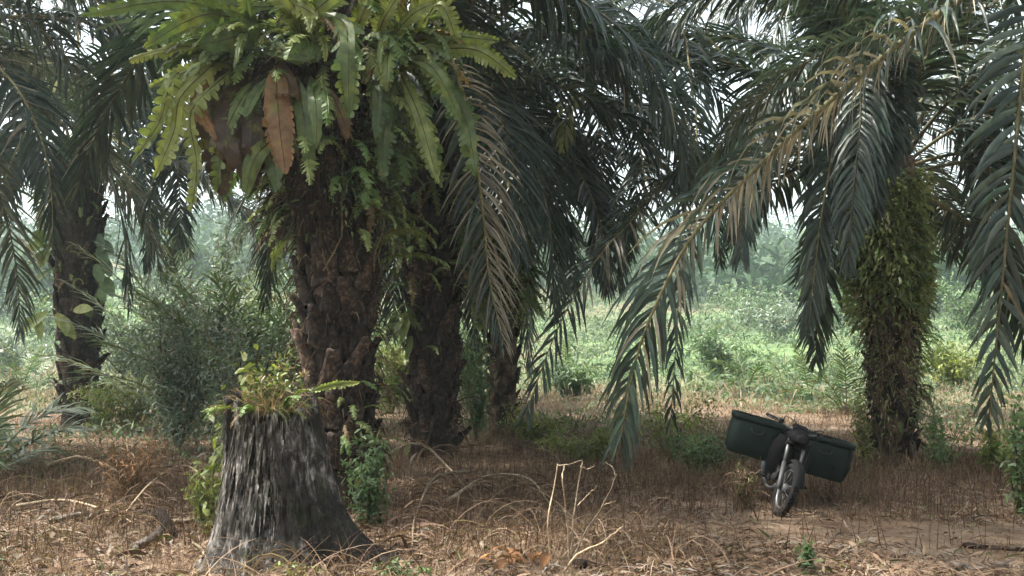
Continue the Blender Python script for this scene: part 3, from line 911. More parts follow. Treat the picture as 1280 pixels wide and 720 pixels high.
rm_t = thing('added_root_mass', 'dark shaggy root mass added among the nest ferns so the gaps between fronds look dark', 'root mass', P(398, 150, 11.0))  # dark core added inside the ferns: shade between fronds given a solid shape
k = 60; n = 34
zz = np.linspace(-1.15, 0.75, n); an = np.linspace(0, 2 * math.pi, k, endpoint=False)
A_, Z_ = np.meshgrid(an, zz)
rr = np.interp(Z_, [-1.15, -0.6, 0.1, 0.5, 0.75], [0.44, 0.55, 0.72, 0.70, 0.45]) * (0.72 + 0.62 * fbm(A_ * 2.4 + 3, Z_ * 3.0, 77, 4))
mb = MB(); mb.loft(np.stack([rr * np.cos(A_), rr * np.sin(A_), Z_], -1), 0, True, True, True)
o = mb.build('root_felt', [M['trunk']], rm_t, True)
fbq = MB(); nq = 2600; r = np.random.default_rng(78)
az = r.uniform(0, 6.283, nq); z_ = r.uniform(-1.3, 0.6, nq); rr = np.interp(z_, [-1.3, -0.6, 0.1, 0.6], [0.45, 0.55, 0.74, 0.68]) * r.uniform(0.8, 1.05, nq)
fbq.strips(np.stack([rr * np.cos(az), rr * np.sin(az), z_], 1), np.stack([np.cos(az), np.sin(az), r.normal(0, .6, nq)], 1), r.normal(0, 1, (nq, 3)), r.uniform(0.1, 0.5, nq), r.uniform(0.006, 0.03, nq), r.uniform(2, 8, nq), 4, 'blade', rnd=r.random(nq), dry=np.where(r.random(nq) < 0.06, 1.0, 0.0))
o = fbq.build('root_fibre', [M['fibre']], rm_t); o['kind'] = 'stuff'
D0 = 10.45
nf = thing('nest_fern', 'big nest fern ringing the stout palm, left clump with bright drooping lobed fronds', 'fern', P(300, 80, 10.6))
L_ = [
    ([(360, 8, 10.5), (280, 4, 10.3), (195, 10, 10.2), (108, 30, 10.1)], 34, 0.35, 0.42, 0, 22),
    ([(335, 35, 10.4), (278, 20, 10.2), (228, 26, 10.1), (188, 52, 10.0)], 38, 0.4, 0.45, 0, 20),
    ([(270, 58, 10.5), (216, 64, 10.3), (160, 80, 10.1)], 18, 0.55, 0.95, 0, 18),
    ([(300, 60, 10.4), (244, 70, 10.2), (206, 100, 10.0), (192, 150, 9.9), (182, 200, 9.9)], 26, 0.62, 0.75, 0, 20),
    ([(290, 62, 10.4), (250, 84, 10.1), (228, 120, 10.0), (216, 165, 9.95), (208, 208, 9.9)], 36, 0.6, 0.92, 0, 20),
    ([(300, 80, 10.4), (262, 110, 10.1), (244, 160, 10.0), (234, 212, 9.95), (230, 268, 9.95)], 28, 0.68, 0.8, 0, 22),
    ([(300, 70, 10.4), (262, 80, 10.2), (222, 100, 10.1), (196, 112, 10.0)], 20, 0.6, 0.9, 0, 18),
    ([(330, 28, 10.3), (290, 45, 10.1), (245, 68, 10.0)], 50, 0.2, 0.3, 0, 14),
    ([(330, 90, 10.5), (300, 130, 10.2), (270, 190, 10.1), (262, 250, 10.1)], 30, 0.6, 0.55, 0, 20),
    ([(320, 20, 10.5), (270, -8, 10.4), (220, -14, 10.3)], 30, 0.5, 0.8, 0, 18),
]
for i, (pts, wd, lb, rn, dr, nl) in enumerate(L_):
    fern_leaf_px(nf, pts, wd, lb, rn, dr, nl, 300 + i, roll=0.35 * math.sin(i * 2.1))
for i, (pts, wd) in enumerate([([(285, 78, 10.5), (266, 130, 10.25), (275, 235, 10.2)], 58), ([(310, 85, 10.5), (292, 150, 10.2), (300, 240, 10.15)], 52), ([(275, 75, 10.4), (254, 110, 10.1), (247, 165, 10.05)], 24), ([(340, 80, 10.5), (318, 130, 10.2), (322, 220, 10.2)], 40)]):
    fern_leaf_px(nf, pts, wd, 0.3, [0.05, 0.1, 0.85, 0.0][i], 1.0, 12, 330 + i, 0.2, 'dead_frond', 'papery dark brown dead nest frond')
random_fern(nf, P(315, 75, 10.6), 40, 34, (0.5, 1.1), (0.08, 0.18), (3.0, 5.6), (70, 0), dryp=0.1)

nc = thing('nest_fern', 'middle nest fern clump facing the viewer, with one big orange brown dead frond', 'fern', P(385, 80, 10.3))
C_ = [
    ([(345, 30, 10.2), (375, 14, 10.0), (408, 22, 9.9)], 30, 0.3, 0.9, 0),
    ([(330, 66, 10.2), (360, 58, 10.0), (388, 70, 9.9)], 30, 0.2, 0.4, 0),
    ([(370, 95, 10.2), (374, 150, 9.95), (380, 222, 9.9)], 25, 0.0, 0.32, 0),
    ([(388, 95, 10.2), (394, 140, 9.95), (400, 184, 9.9)], 21, 0.0, 0.38, 0),
    ([(404, 15, 10.2), (424, 30, 9.9), (434, 75, 9.8), (436, 140, 9.8)], 42, 0.42, 0.42, 0),
    ([(345, 170, 10.2), (320, 195, 10.0), (302, 236, 9.95)], 24, 0.0, 0.55, 0),
    ([(335, 180, 10.2), (345, 205, 10.05), (356, 238, 10.0)], 26, 0.1, 0.1, 0),
    ([(400, 60, 10.3), (410, 20, 10.1), (440, -25, 10)], 40, 0.4, 0.7, 0),
    ([(380, 60, 10.3), (350, 10, 10.1), (320, -30, 10)], 40, 0.4, 0.75, 0),
    ([(385, 60, 10.3), (385, 10, 10.1), (380, -40, 10)], 40, 0.4, 0.8, 0),
    ([(345, 95, 10.2), (318, 110, 10.0), (306, 138, 9.95)], 18, 0.1, 0.35, 0),
]
for i, (pts, wd, lb, rn, dr) in enumerate(C_):
    fern_leaf_px(nc, pts, wd, lb, rn, dr, 18, 360 + i, roll=0.3 * math.sin(i * 1.7))
fern_leaf_px(nc, [(345, 82, 10.2), (333, 110, 9.85), (336, 150, 9.75), (346, 208, 9.75)], 46, 0.22, 0.72, 1.0, 18, 380, 0.15, 'dead_frond', 'large orange brown dead frond hanging in front')
fern_leaf_px(nc, [(412, 110, 10.2), (420, 140, 10.0), (416, 188, 9.95)], 22, 0.3, 0.5, 1.0, 12, 381, 0.2, 'dead_frond', 'small curled brown dead frond')
fern_leaf_px(nc, [(350, 75, 10.2), (352, 95, 10.0), (358, 130, 9.95)], 30, 0.3, 0.3, 1.0, 12, 382, 0.2, 'dead_frond', 'small curled brown dead frond')
random_fern(nc, P(385, 70, 10.55), 30, 35, (0.35, 0.85), (0.08, 0.18), (2.4, 3.9), (70, 10), dryp=0.1)

nr_ = thing('nest_fern', 'right nest fern clump on the stout palm, upright yellow green and long drooping fronds', 'fern', P(500, 80, 10.6))
R_l = [
    ([(440, 50, 10.3), (446, 10, 10.1), (464, -22, 10.0)], 32, 0.35, 0.98, 0),
    ([(480, 62, 10.4), (515, 18, 10.2), (562, -8, 10.1)], 34, 0.4, 0.8, 0),
    ([(535, 62, 10.4), (592, 72, 10.2), (648, 98, 10.1)], 30, 0.3, 0.72, 0),
    ([(515, 80, 10.4), (560, 145, 10.1), (590, 216, 10.0)], 38, 0.35, 0.25, 0),
    ([(500, 90, 10.4), (524, 155, 10.1), (532, 222, 10.0)], 32, 0.35, 0.7, 0),
    ([(495, 80, 10.4), (492, 155, 10.1), (486, 226, 10.0)], 34, 0.4, 0.2, 0),
    ([(515, 52, 10.4), (548, 24, 10.2), (580, 46, 10.1)], 28, 0.4, 0.85, 0),
    ([(505, 70, 10.4), (550, 90, 10.1), (575, 150, 10.0)], 30, 0.45, 0.4, 0),
    ([(470, 70, 10.4), (462, 120, 10.1), (468, 190, 10.0)], 30, 0.4, 0.12, 0),
    ([(520, 40, 10.5), (560, 48, 10.3), (615, 60, 10.2)], 24, 0.5, 0.6, 0),
    ([(470, 60, 10.4), (482, 20, 10.2), (500, -20, 10.1)], 30, 0.4, 0.9, 0),
    ([(510, 95, 10.4), (545, 170, 10.2), (553, 240, 10.1)], 26, 0.4, 0.35, 0),
]
for i, (pts, wd, lb, rn, dr) in enumerate(R_l):
    fern_leaf_px(nr_, pts, wd, lb, rn, dr, 22, 400 + i, roll=0.35 * math.sin(i * 1.3 + 1))
fern_leaf_px(nr_, [(535, 30, 10.5), (545, 8, 10.3), (543, -15, 10.2)], 14, 0.2, 0.95, 1.0, 10, 420, 0.2, 'dead_frond', 'narrow orange dead frond standing up')
random_fern(nr_, P(490, 75, 10.6), 36, 50, (0.5, 1.1), (0.08, 0.18), (0.8, 3.3), (70, -10), dryp=0.08)

# sword ferns: pinnate, hanging from trunks
sword_meshes = []
for k in range(8):
    r = np.random.default_rng(700 + k)
    e = R(r.uniform(-5, 50)); b = R(r.uniform(60, 125)); s = np.linspace(0, 1, 9)
    pit = np.maximum(e - b * s ** 1.1, R(-86))
    d = np.stack([np.cos(pit), 0.15 * r.normal() * s, np.sin(pit)], 1)
    p = np.concatenate([[[0, 0, 0]], np.cumsum(d[:-1] / 8, 0)])
    sword_meshes.append(fern_geo(p, (0, 1, r.normal(0, 0.3)), 0.20, 24, 0.86, 720 + k, 0.0, r.uniform(0.1, 1)).mesh('frond', [M['sword'], M['fernrachis']]))
sword_dry = []
for k in range(3):
    r = np.random.default_rng(740 + k)
    s = np.linspace(0, 1, 9); pit = np.maximum(R(10) - R(120) * s ** 0.8, R(-88))
    d = np.stack([np.cos(pit), 0.1 * r.normal() * s, np.sin(pit)], 1)
    p = np.concatenate([[[0, 0, 0]], np.cumsum(d[:-1] / 8, 0)])
    sword_dry.append(fern_geo(p, (0, 1, r.normal(0, 0.3)), 0.15, 20, 0.8, 750 + k, 0.9, r.uniform(0.1, 1)).mesh('dead_frond', [M['sword'], M['fernrachis']]))


def sword_fern(label, palm_o, zr, azr, n, seed, rad=0.45, size=(0.35, 0.75), dryp=0.12, lean=(0, 0), h=6.5, group=None):
    """A sword fern clump rooted over a patch of a palm's trunk."""
    loc = np.array(palm_o.location) + np.array([0, 0, sum(zr) / 2])
    t = thing('sword_fern', label, 'fern', loc, group)
    r = np.random.default_rng(seed)
    for i in range(n):
        z = r.uniform(*zr); a = r.uniform(*azr)        # azimuth as math angle, -pi/2 faces the camera
        tt = z / h
        pos = Vector((math.cos(a) * rad + lean[0] * tt ** 1.2, math.sin(a) * rad + lean[1] * tt ** 1.2, z - sum(zr) / 2))
        s = r.uniform(*size)
        m4 = Matrix.Translation(pos) @ Euler((r.normal(0, 0.25), r.normal(0, 0.25), a + r.normal(0, 0.6))).to_matrix().to_4x4() @ Matrix.Diagonal((s, s, s, 1))
        if r.random() < dryp:
            place(sword_dry[r.integers(3)], 'dead_frond', t, m4)
        else:
            place(sword_meshes[r.integers(8)], 'frond', t, m4)
    return t


sword_fern('tangled ferns hanging out of the added dark root mass under the nest ferns', pA, (3.7, 5.3), (-3.4, 0.4), 80, 12, 0.66, (0.45, 0.95), 0.12, (-0.22, 0), 6.9)
H = math.pi / 2


def creeper_coat(label, palm_o, zr, n, seed, r0, r1, matn, leaf, lw, dens=1.0, azr=(-3.9, 0.8), dry=0.05, lean=(0, 0), h=5.0):
    """Climbing creeper that coats a trunk: stems against the bark, small leaves in uneven cushions."""
    t = thing('climbing_plant', label, 'climbing plant', np.array(palm_o.location))
    r = np.random.default_rng(seed)
    st = MB()
    for i in range(9):
        a0 = r.uniform(*azr); zz = np.linspace(max(0.02, zr[0] - 0.6), zr[1], 12)
        aa = a0 + np.cumsum(r.normal(0, 0.12, 12))
        rr = r0 + 0.02
        st.tube(np.stack([np.cos(aa) * rr, np.sin(aa) * rr, zz], 1), 0.010, 5, 0, r.random(), False)
    st.build('stem', [M['stem']], t)
    m = 70
    ca = r.uniform(*azr, m); cz = zr[0] + (zr[1] - zr[0]) * r.random(m) ** dens; cr_ = r.uniform(r0, r1, m)
    k = r.integers(0, m, n)
    az = ca[k] + r.normal(0, 0.22, n); z = np.clip(cz[k] + r.normal(0, 0.17, n), zr[0] - 0.2, zr[1] + 0.15); rr = np.clip(cr_[k] + r.normal(0, 0.05, n), r0, r1 + 0.1)
    base = np.stack([np.cos(az) * rr, np.sin(az) * rr, z], 1)
    d = np.stack([np.cos(az), np.sin(az), r.normal(-0.3, 0.6, n)], 1) + r.normal(0, 0.5, (n, 3))
    L = r.uniform(*leaf, n)
    crnd = r.random(m)
    fo = MB()
    fo.strips(base, d, r.normal(0, 0.5, (n, 3)) + np.array([0, -0.3, 1]), L, L * lw, r.uniform(0.5, 2.5, n), 2, 'leaf', rnd=np.clip(crnd[k] * 0.6 + r.random(n) * 0.4, 0, 1), dry=np.where(r.random(n) < dry, 0.9, 0.0))
    fo.build('foliage', [M[matn]], t)
    return t


creeper_coat('yellow green creeper cushion coating the upper trunk behind the motorcycle', pE, (2.3, 4.3), 6500, 201, 0.40, 0.62, 'creeper', (0.07, 0.17), 0.36, 0.7, dry=0.04)
creeper_coat('rusty and yellow creeper hanging on the lower trunk behind the motorcycle', pE, (0.3, 2.6), 1700, 202, 0.34, 0.46, 'creeper', (0.04, 0.11), 0.32, 0.6, dry=0.5)
creeper_coat('green creeper over the upper part of the slim brown trunk', pC, (2.4, 5.0), 3000, 203, 0.38, 0.55, 'creeper', (0.06, 0.15), 0.35)
creeper_coat('dull green creeper under the nest fern on the stout trunk', pA, (3.2, 4.6), 2600, 204, 0.48, 0.66, 'bush', (0.05, 0.13), 0.32)
sword_fern('arching light green sword fern hanging from the right flank of the stout palm', pA, (2.7, 4.3), (-1.1, 0.6), 28, 1, 0.45, (0.5, 0.95), 0.05, (-0.22, 0), 6.9)
sword_fern('dull green fern tuft under the nest fern, left flank of the stout palm', pA, (3.0, 4.2), (-3.3, -2.3), 24, 2, 0.45, (0.4, 0.8), 0.15, (-0.22, 0), 6.9)
sword_fern('small fern tufts low on the stout palm beside the stump', pA, (0.5, 1.4), (-1.5, 0.3), 22, 3, 0.42, (0.25, 0.5), 0.1, (-0.05, 0), 6.9)
sword_fern('yellowish fern hanging high on the dark shaggy palm', pB, (2.6, 4.6), (-3.4, 0.3), 70, 4, 0.45, (0.45, 0.9), 0.12)
sword_fern('sparse fern tuft half way up the dark shaggy palm', pB, (1.7, 2.4), (-3.4, -1.9), 14, 5, 0.44, (0.35, 0.7), 0.1)
sword_fern('fern mass clothing the upper trunk of the slim brown palm', pC, (2.6, 5.4), (-3.6, 0.5), 80, 6, 0.42, (0.5, 0.95), 0.12)
sword_fern('thick bright green fern cap at the top of the wrapped palm trunk', pE, (3.1, 4.4), (-3.6, 0.5), 110, 7, 0.40, (0.3, 0.5), 0.04)
sword_fern('brownish mixed fern coat on the middle of the wrapped palm trunk', pE, (2.0, 3.3), (-3.7, 0.5), 70, 8, 0.38, (0.22, 0.45), 0.35)
sword_fern('thin straggling fern down the right side of the wrapped palm trunk', pE, (0.5, 2.2), (-0.6, 0.6), 26, 9, 0.40, (0.25, 0.5), 0.25)
sword_fern('dry brown fern rags around the foot of the wrapped palm', pE, (0.4, 2.0), (-3.4, -1.2), 20, 10, 0.36, (0.15, 0.3), 0.75)
sword_fern('dark fern tuft on the far left palm below its crown', pD, (3.0, 5.6), (-3.4, 0.3), 60, 11, 0.52, (0.3, 0.6), 0.1, (-0.25, 0), 6.4)


# ------------------------------------------------------------------ stump
def build_stump():
    b = on_ground(362, 8.25)
    t = thing('tree_stump', 'tall grey weathered palm stump with dark hollow streaks and a flared foot', 'tree stump', b)
    n, k = 96, 220
    h = 1.27
    z = np.linspace(-0.2, h, n)
    a = np.linspace(0, 2 * math.pi, k, endpoint=False)
    A, Z = np.meshgrid(a, z)
    tz = np.clip(Z / h, 0, 1)
    rad = 0.575 - 0.20 * tz ** 0.62
    fl = np.exp(-np.maximum(Z, 0) / 0.22)
    rad = rad + fl * (0.08 + 0.50 * np.exp(-((A - 6.0) / 0.26) ** 2) + 0.10 * np.exp(-((A - 3.45) / 0.4) ** 2) + 0.07 * np.exp(-((A - 4.9) / 0.25) ** 2))
    cx, sy = np.cos(A), np.sin(A)
    rid = fbm(A * 6.5, Z * 0.9 + 3, 41, 4)
    rad = rad * (0.84 + 0.34 * rid) + 0.045 * (fbm(A * 20, Z * 4.2, 44, 3) - 0.45) + 0.03 * (fbm(A * 44, Z * 13, 45, 2) - 0.4)
    rad = rad - 0.24 * np.exp(-((A - 4.62 - 0.08 * np.sin(Z * 5)) / 0.22) ** 2) * np.clip((Z - 0.2) / 0.3, 0, 1)
    rad = rad - 0.06 * np.exp(-((A - 3.95 + 0.05 * np.sin(Z * 7)) / 0.10) ** 2) * np.clip((Z - 0.4) / 0.3, 0, 1)
    topj = (fbm(a * 5, a * 0, 47, 3) - 0.45) * 0.50 + 0.03 * np.sin(a * 2 + 1)
    Zt = Z + topj[None, :] * tz ** 6
    body = np.stack([rad * cx - 0.15 * tz, rad * sy * 0.9, Zt], -1)
    ctr = np.array([-0.15, 0, 0])
    # hollow top
    inner = [(body[-1] - ctr) * np.array([q, q, 1]) + ctr + np.array([0, 0, dz]) for q, dz in ((0.86, -0.03), (0.7, -0.16), (0.35, -0.2))]
    mb = MB()
    mb.loft(np.concatenate([body, np.array(inner)]), 0, True, False, True)
    mb.build('stump_body', [M['stump']], t, True)
    r = np.random.default_rng(5)
    # split fibres standing off the surface
    fb = MB()
    nfb = 700
    az = r.uniform(3.0, 6.6, nfb); zz = r.uniform(0.05, h, nfb)
    rr = np.interp(zz, [0, 0.3, h], [0.64, 0.49, 0.36]) * r.uniform(0.93, 1.06, nfb)
    base = np.stack([rr * np.cos(az) - 0.15 * zz / h, rr * np.sin(az) * 0.9, zz], 1)
    out = np.stack([np.cos(az) * 0.25, np.sin(az) * 0.25, -np.ones(nfb)], 1)
    fb.strips(base, out, np.stack([np.cos(az), np.sin(az), 0 * az], 1), r.uniform(0.06, 0.28, nfb), r.uniform(0.006, 0.034, nfb), 0.3, 2, 'blade', rnd=r.random(nfb))
    o = fb.build('bark_fibre', [M['stump']], t); o['kind'] = 'stuff'
    # root spur at the back
    for az_, L, rr_ in ((1.2, 0.6, 0.06),):
        d = np.array([math.cos(az_), math.sin(az_), 0])
        p0 = d * 0.45
        pts = [p0 + np.array([0, 0, 0.42]), p0 + d * 0.28 + np.array([0, 0, 0.18]), p0 + d * L + np.array([0.03, 0.05, 0.0]), p0 + d * (L + 0.3) + np.array([0, 0, -0.1])]
        q = MB(); q.tube(spline(pts, 10), np.linspace(1, 0.4, 10) * rr_, 8)
        q.build('root', [M['stump']], t, True)
    return b, h


stump_b, stump_h = build_stump()


# ------------------------------------------------------------------ motorcycle
def build_motorcycle():
    loc = on_ground(968, 10.3)
    yaw, lean, steer = R(-12), R(15.5), R(14)
    t = thing('motorcycle', 'small black underbone motorcycle leaning on its stand, nose towards the viewer', 'motorcycle', loc)
    # the bike is modelled facing -Y, the stand on its own left (the viewer's right); lean about the wheel line
    t.rotation_euler = Euler((0, lean, yaw), 'XYZ')
    rs = np.random.default_rng(3)
    WR = 0.285

    def wheel(cy, steer_m=None):
        tyre = MB(); tyre.torus((0, 0, 0), WR - 0.038, 0.040, n=36, k=10, sx=1.0)
        for i in range(40):                               # tread blocks
            a = i / 40 * 2 * math.pi
            for sx in (-0.018, 0.018):
                aa = a + (0.08 if sx > 0 else 0)
                tyre.box((sx, math.cos(aa) * (WR - 0.001), math.sin(aa) * (WR - 0.001)), (0.026, 0.022, 0.010), (aa - math.pi / 2, 0, 0), bev=0.1)
        rim = MB(); rim.torus((0, 0, 0), WR - 0.078, 0.016, n=32, k=6, sx=1.5)
        hub = MB()
        hub.tube([(-0.055, 0, 0), (-0.05, 0, 0), (0.05, 0, 0), (0.055, 0, 0)], [0.03, 0.055, 0.055, 0.03], 14)
        sp = MB()
        for i in range(18):
            a = i / 18 * 2 * math.pi; s = 1 if i % 2 else -1
            sp.tube([(0.035 * s, math.cos(a + .25 * s) * 0.045, math.sin(a + .25 * s) * 0.045), (0.006 * s, math.cos(a) * (WR - 0.08), math.sin(a) * (WR - 0.08))], 0.0025, 4)
        return tyre, rim, hub, sp

    def mount_wheel(name, off, M4):
        tyre, rim, hub, sp = wheel(0)
        o = tyre.build(name, [M['tyre']], t, True)
        o.matrix_local = M4
        rim.build('rim', [M['steel']], o, True)
        hub.build('hub', [M['alloy']], o, True)
        sp.build('spokes', [M['steel']], o)
        return o

    # steering group: rotates about the raked steering axis
    head = Vector((0, 0.30, 0.78))
    axis = Vector((0, 0.42, 0.90)).normalized()
    S = Matrix.Translation(head) @ Matrix.Rotation(steer, 4, axis) @ Matrix.Translation(-head)
    FW = Vector((0, 0.0, WR))
    mount_wheel('front_wheel', 0, S @ Matrix.Translation(FW))
    mount_wheel('rear_wheel', 0, Matrix.Translation((0, 1.22, WR)))

    def part(name, mb, mat, steered=False, smooth=True, parent=None, bev=False):
        o = mb.build(name, [mat] if not isinstance(mat, list) else mat, parent or t, smooth)
        if steered and parent is None:
            o.matrix_local = S
        return o

    up = np.array([0, 0.42, 0.90]) / np.linalg.norm([0, 0.42, 0.90])
    for sx in (-1, 1):
        lo = MB(); b0 = np.array([sx * 0.085, -0.015, WR - 0.02])
        lo.tube([b0, b0 + up * 0.04, b0 + up * 0.30], [0.016, 0.027, 0.025], 12)
        o = part('fork_leg', lo, M['alloy'], True)
        hi = MB(); hi.tube([b0 + up * 0.29, b0 + up * 0.58], 0.019, 12)
        hi.build('fork_tube', [M['steel']], o, True)
    # mudguard
    mg = MB(); a = np.linspace(R(15), R(175), 22)
    rings = []
    for ai in a:
        wv = np.linspace(-1, 1, 9)
        wd = 0.058
        rr = WR + 0.035 - 0.030 * wv ** 2
        rings.append(np.stack([wv * wd, -np.cos(ai) * rr, WR + np.sin(ai) * rr], 1))
    mg.loft(np.array(rings), 0, False)
    rings2 = [q * 1.0 + np.array([0, 0, 0.004]) for q in rings]
    mg.loft(np.array(rings2), 0, False)
    part('front_mudguard', mg, M['black'], True)
    yk = MB(); top = np.array([0, 0.0, WR]) + up * 0.5
    yk.box(top + np.array([0, -0.01, 0]), (0.22, 0.07, 0.045), (R(-25), 0, 0))
    part('fork_yoke', yk, M['black'], True, False)
    # headlight cowl with indicators
    hc = MB(); c0 = np.array([0, 0.20, 0.82])
    rings = []
    for yy, wx, hz in ((-0.10, 0.05, 0.045), (-0.085, 0.085, 0.07), (0.0, 0.12, 0.09), (0.10, 0.11, 0.085), (0.17, 0.06, 0.05)):
        aa = np.linspace(0, 2 * math.pi, 18, endpoint=False)
        rings.append(np.stack([np.cos(aa) * wx, np.full(18, yy) + c0[1], c0[2] + np.sin(aa) * hz], 1))
    hc.loft(np.array(rings), 0, True, True, True)
    cw = part('headlight_cowl', hc, M['black'], True)
    hl = MB(); rings = []
    for yy, rr in ((-0.09, 0.068), (-0.105, 0.066), (-0.122, 0.045), (-0.128, 0.015)):
        aa = np.linspace(0, 2 * math.pi, 18, endpoint=False)
        rings.append(np.stack([np.cos(aa) * rr, np.full(18, yy) + c0[1], c0[2] + np.sin(aa) * rr * 0.8], 1))
    hl.loft(np.array(rings), 0, True, False, True)
    hl.build('headlight', [M['greyplastic']], cw, True)
    # handlebar
    hb = MB()
    hb.tube(spline([(-0.35, 0.36, 0.93), (-0.24, 0.31, 0.92), (-0.10, 0.25, 0.88), (0.10, 0.25, 0.88), (0.24, 0.31, 0.92), (0.35, 0.36, 0.93)], 24), 0.011, 10)
    hbo = part('handlebar', hb, M['steel'], True)
    for sx in (-1, 1):
        g = MB(); g.tube([(sx * 0.25, 0.315, 0.921), (sx * 0.27, 0.325, 0.922), (sx * 0.37, 0.37, 0.932)], [0.015, 0.019, 0.018], 10)
        g.build('grip', [M['tyre']], hbo, True)
        lv = MB(); lv.tube(spline([(sx * 0.20, 0.27, 0.91), (sx * 0.27, 0.27, 0.915), (sx * 0.36, 0.315, 0.92)], 8), 0.006, 6)
        lv.build('lever', [M['alloy']], hbo, True)
        sw = MB(); sw.box((sx * 0.215, 0.30, 0.922), (0.05, 0.05, 0.045), bev=0.2)
        sw.build('switch_housing', [M['black']], hbo)
    # instrument pod
    ip_ = MB(); ip_.box((0, 0.26, 0.91), (0.17, 0.11, 0.055), (R(25), 0, 0), bev=0.25)
    part('instrument_pod', ip_, M['black'], True)
    cb = MB()
    for q_ in (((-0.20, 0.27, 0.91), (-0.22, 0.16, 0.99), (-0.06, 0.14, 0.92), (-0.05, 0.30, 0.70)), ((0.20, 0.27, 0.91), (0.20, 0.15, 0.98), (0.05, 0.13, 0.90), (0.06, 0.30, 0.66)), ((0.22, 0.28, 0.91), (0.16, 0.10, 0.93), (0.10, 0.04, 0.70), (0.09, -0.02, 0.34))):
        cb.tube(spline(q_, 14), 0.0045, 5)
    o_ = part('control_cables', cb, M['tyre'], True)
    o_['kind'] = 'stuff'
    # frame and body
    fr = MB()
    fr.tube(spline([(0, 0.29, 0.80), (0, 0.42, 0.62), (0, 0.62, 0.48), (0, 0.88, 0.50), (0, 1.1, 0.66), (0, 1.5, 0.72)], 20), 0.032, 10)
    for sx in (-1, 1):
        fr.tube(spline([(sx * 0.09, 0.85, 0.45), (sx * 0.10, 1.0, 0.36), (sx * 0.085, 1.24, WR)], 8), 0.018, 8)
    fr.tube([(0, 0.26, 0.72), (0, 0.33, 0.86)], 0.032, 12)
    part('frame', fr, M['black'])
    for sx in (-1, 1):
        ls = MB(); rings = []
        for z_, y_, x0, x1 in ((0.80, 0.34, 0.06, 0.16), (0.70, 0.36, 0.07, 0.20), (0.58, 0.40, 0.08, 0.22), (0.46, 0.46, 0.09, 0.22), (0.36, 0.53, 0.10, 0.19), (0.32, 0.60, 0.11, 0.15)):
            xs_ = np.linspace(x0, x1, 6)
            rings.append(np.stack([sx * xs_, y_ + 0.10 * ((xs_ - x0) / (x1 - x0)) ** 2, np.full(6, z_)], 1))
        ls.loft(np.array(rings), 0, False)
        ls.loft(np.array(rings) + np.array([0, 0.006, 0]), 0, False)
        part('leg_shield', ls, M['greyplastic'] if sx > 0 else M['black'])
    en = MB()
    en.box((0, 0.68, 0.34), (0.24, 0.34, 0.17), bev=0.2)
    en.tube([(0, 0.52, 0.36), (0, 0.40, 0.375)], [0.075, 0.07], 14)
    for i in range(6):
        en.tube([(0, 0.41 + i * 0.022, 0.374), (0, 0.418 + i * 0.022, 0.374)], 0.088, 14)
    en.tube([(-0.15, 0.70, 0.34), (-0.12, 0.70, 0.34)], [0.07, 0.10], 16)
    en.tube([(0.12, 0.66, 0.34), (0.15, 0.66, 0.34)], [0.10, 0.08], 16)
    part('engine', en, M['alloy'], False, True)
    ex = MB()
    ex.tube(spline([(-0.04, 0.42, 0.30), (-0.08, 0.44, 0.22), (-0.13, 0.62, 0.19), (-0.15, 0.9, 0.22)], 14), 0.017, 8)
    ex.tube(spline([(-0.15, 0.9, 0.22), (-0.16, 1.0, 0.25), (-0.17, 1.45, 0.36)], 8), [0.02, 0.036, 0.042, 0.042, 0.042, 0.042, 0.04, 0.03], 12)
    part('exhaust', ex, M['steel'])
    for sx in (-1, 1):
        pg = MB(); pg.tube([(sx * 0.08, 0.72, 0.27), (sx * 0.17, 0.72, 0.275)], 0.010, 8); pg.box((sx * 0.225, 0.72, 0.28), (0.12, 0.045, 0.03), bev=0.25)
        part('footpeg', pg, M['tyre'])
    st_ = MB()
    rings = []
    for y_, wx, z0 in ((0.62, 0.07, 0.70), (0.70, 0.11, 0.74), (0.9, 0.13, 0.755), (1.15, 0.135, 0.77), (1.38, 0.13, 0.79), (1.46, 0.08, 0.79)):
        aa = np.linspace(0, 2 * math.pi, 14, endpoint=False)
        rings.append(np.stack([np.cos(aa) * wx, np.full(14, y_), z0 + np.sin(aa) * 0.045], 1))
    st_.loft(np.array(rings), 0, True, True, True)
    part('seat', st_, M['vinyl'])
    bp = MB(); rings = []
    for y_, wx, z0, hz in ((0.60, 0.06, 0.60, 0.08), (0.8, 0.12, 0.60, 0.12), (1.1, 0.13, 0.63, 0.10), (1.4, 0.10, 0.70, 0.06), (1.56, 0.05, 0.74, 0.03)):
        aa = np.linspace(0, 2 * math.pi, 14, endpoint=False)
        rings.append(np.stack([np.cos(aa) * wx, np.full(14, y_), z0 + np.sin(aa) * hz], 1))
    bp.loft(np.array(rings), 0, True, True, True)
    part('body_panel', bp, M['black'])
    rm = MB(); a = np.linspace(R(20), R(150), 16); rings = []
    for ai in a:
        wv = np.linspace(-1, 1, 7)
        rings.append(np.stack([wv * 0.07, 1.22 + np.cos(ai) * (WR + 0.04 - .02 * wv ** 2), WR + np.sin(ai) * (WR + 0.04 - .02 * wv ** 2)], 1))
    rm.loft(np.array(rings), 0, False); rm.loft(np.array(rings) + np.array([0, 0, 0.005]), 0, False)
    part('rear_mudguard', rm, M['black'])
    for sx in (-1, 1):
        sh = MB(); sh.tube([(sx * 0.11, 1.22, WR + 0.03), (sx * 0.11, 1.12, 0.64)], 0.012, 8)
        for i in range(9):
            q = i / 8; sh.torus((sx * 0.11, 1.20 - 0.07 * q, WR + 0.10 + 0.20 * q), 0.0, 0.0, n=4, k=3) if False else None
            c_ = np.array([sx * 0.11, 1.205 - 0.075 * q, WR + 0.08 + 0.22 * q])
            sh.tube([c_, c_ + np.array([0, -0.003, 0.012])], 0.028, 10)
        part('shock_absorber', sh, M['steel'])
